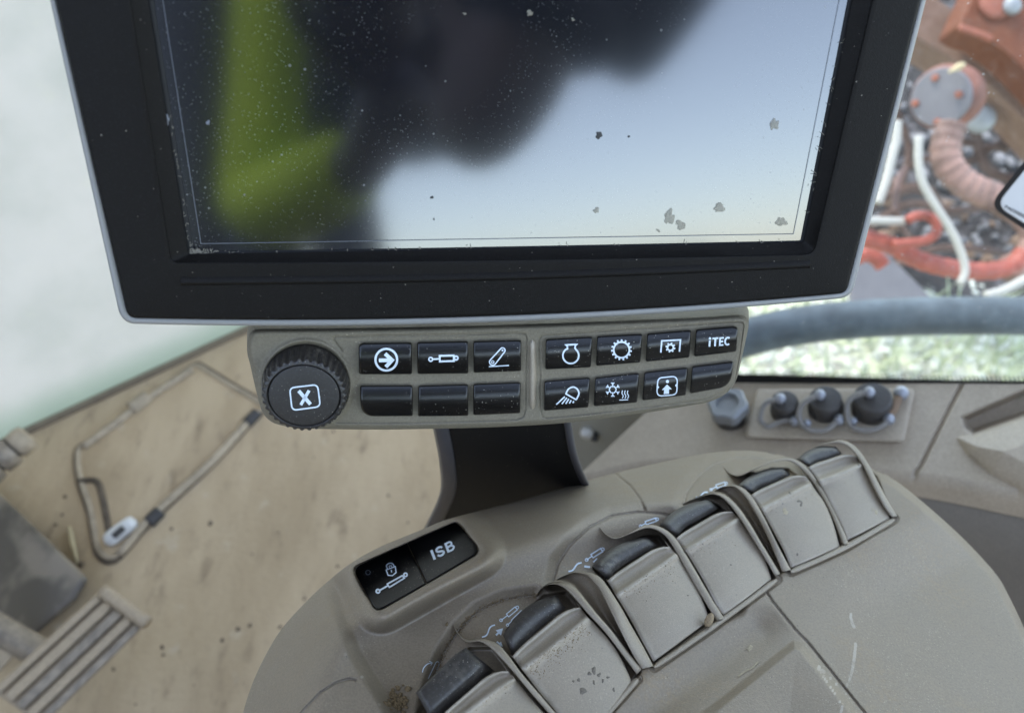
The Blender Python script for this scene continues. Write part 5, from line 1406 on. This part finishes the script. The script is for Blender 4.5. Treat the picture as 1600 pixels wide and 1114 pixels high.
skin('trousers', [pelv, kn1, f1, kn2, f2], [(0, 1), (1, 2), (0, 3), (3, 4)], [.115, .075, .055, .075, .055], M['jeans'], person)
def hand(c, along, palm_n, side, parent):
    along, palm_n = unit(along), unit(palm_n); s = unit(np.cross(along, palm_n)) * side
    pts = [c, c + along * .05]; ed = [(0, 1)]; rad = [.024, .026]
    for i, (o_, l) in enumerate(((-.026, .062), (-.009, .072), (.009, .067), (.026, .052))):
        b = c + along * .062 + s * o_; m = b + along * l * .45 + palm_n * .008; e = m + along * l * .25 + palm_n * l * .45
        k = len(pts); pts += [b, m, e]; ed += [(1, k), (k, k + 1), (k + 1, k + 2)]; rad += [.0095, .0088, .0075]
    b = c + along * .025 - s * .034; m = b + along * .03 - s * .012; e = m + along * .03 + palm_n * .01
    k = len(pts); pts += [b, m, e]; ed += [(0, k), (k, k + 1), (k + 1, k + 2)]; rad += [.012, .0105, .009]
    skin('hand', pts, ed, rad, M['skin'], parent)
pc = CAM - FW * .016 + np.array([.03, 0, 0])
hand(hd_l, (CAM - FW * .02 + [-.03, 0, 0]) - hd_l, -FW, 1, person)
hand(hd_r, hd_r - wr_r, -FW, -1, person)
ph = thing('smartphone', 'dark smartphone held up in front of the face', 'phone', pc)
V = []
for dz, k in ((0, .97), (.0012, 1), (.0068, 1), (.008, .97)):
    a = rounded([(-.080, -.038), (.080, -.038), (.080, .038), (-.080, .038)], .010, .004) * k
    V.append(pc - FW * dz + a[:, :1] * RT + a[:, 1:] * UP)
V = np.array(V); nn = V.shape[1]
mesh('case', V.reshape(-1, 3), grid_faces(4, nn, True) + [list(range(nn)), [3 * nn + j for j in range(nn)]], M['black_flat'], ph)
for dx in (-.03, ): 
    V, F = lathe(pc + RT * dx, FW, [(.006, 0), (.0065, .001), (.005, .0018), (.001, .0018)], 20); mesh('lens', V, F, M['gap'], ph)
# dark seat back and post behind the operator
M['seatc'] = simple('seat_cloth', (.02, .02, .022), .9, var=.1)
bp = thing('cab_post', 'black rear post of the cab behind the operator', 'post', (refl(250, 0, 1.5) * [1, 1, 0]))
q0 = refl(318, 100, 1.5)
x0, y0 = q0[0], q0[1]
mesh('post', [(x0 + a, y0 + b, z_) for z_ in (0, rz) for a, b in ((-.12, -.05), (.085, -.05), (.085, .05), (-.12, .05))], [[0, 1, 2, 3], [7, 6, 5, 4], [0, 4, 5, 1], [1, 5, 6, 2], [2, 6, 7, 3], [3, 7, 4, 0]], M['seatc'], bp, smooth=False)

# ================================================================== LIGHT
w = bpy.data.worlds.new('World'); scene.world = w; w.use_nodes = True
nt = w.node_tree; nt.nodes.clear()
sky = nt.nodes.new('ShaderNodeTexSky'); sky.sky_type = 'NISHITA'; sky.sun_disc = False
SUN_EL, SUN_AZ = math.radians(58), math.radians(-40)      # azimuth from +Y towards +X
sky.sun_elevation = SUN_EL; sky.sun_rotation = SUN_AZ; sky.air_density = 1.0; sky.dust_density = .5; sky.ozone_density = 3.0; sky.altitude = 100
bg = nt.nodes.new('ShaderNodeBackground'); bg.inputs['Strength'].default_value = .15
ow = nt.nodes.new('ShaderNodeOutputWorld'); hs = nt.nodes.new('ShaderNodeHueSaturation'); hs.inputs['Saturation'].default_value = .68; nt.links.new(sky.outputs[0], hs.inputs['Color']); nt.links.new(hs.outputs[0], bg.inputs[0]); nt.links.new(bg.outputs[0], ow.inputs[0])
sd = np.array([math.cos(SUN_EL) * math.sin(SUN_AZ), math.cos(SUN_EL) * math.cos(SUN_AZ), math.sin(SUN_EL)])
L = bpy.data.lights.new('sun', 'SUN'); L.energy = 0.8; L.angle = math.radians(12); L.color = (1, .95, .88)
lo = bpy.data.objects.new('sun', L); link(lo); lo.rotation_euler = Vector(sd.tolist()).to_track_quat('Z', 'Y').to_euler()
lo.location = (0, 0, 6)

# ================================================================== CAMERA
cd_ = bpy.data.cameras.new('camera'); co_ = bpy.data.objects.new('camera', cd_); link(co_)
cd_.sensor_width = 36; cd_.lens = 36 * FPX / 1600; cd_.clip_start = .004; cd_.clip_end = 900
co_.location = CAM.tolist(); co_.rotation_euler = (math.pi / 2 - PITCH, 0, 0)
cd_.dof.use_dof = True; cd_.dof.focus_distance = .335; cd_.dof.aperture_fstop = 28.26 / 3.0
scene.camera = co_
scene.view_settings.view_transform = 'Standard'; scene.view_settings.look = 'None'
scene.view_settings.exposure = 2.42; scene.view_settings.gamma = 1; scene.view_settings.use_curve_mapping = False
scene.render.engine = 'CYCLES'
cy = scene.cycles
cy.use_denoising = True; cy.max_bounces = 10; cy.diffuse_bounces = 5; cy.transparent_max_bounces = 12
cy.sample_clamp_indirect = 8
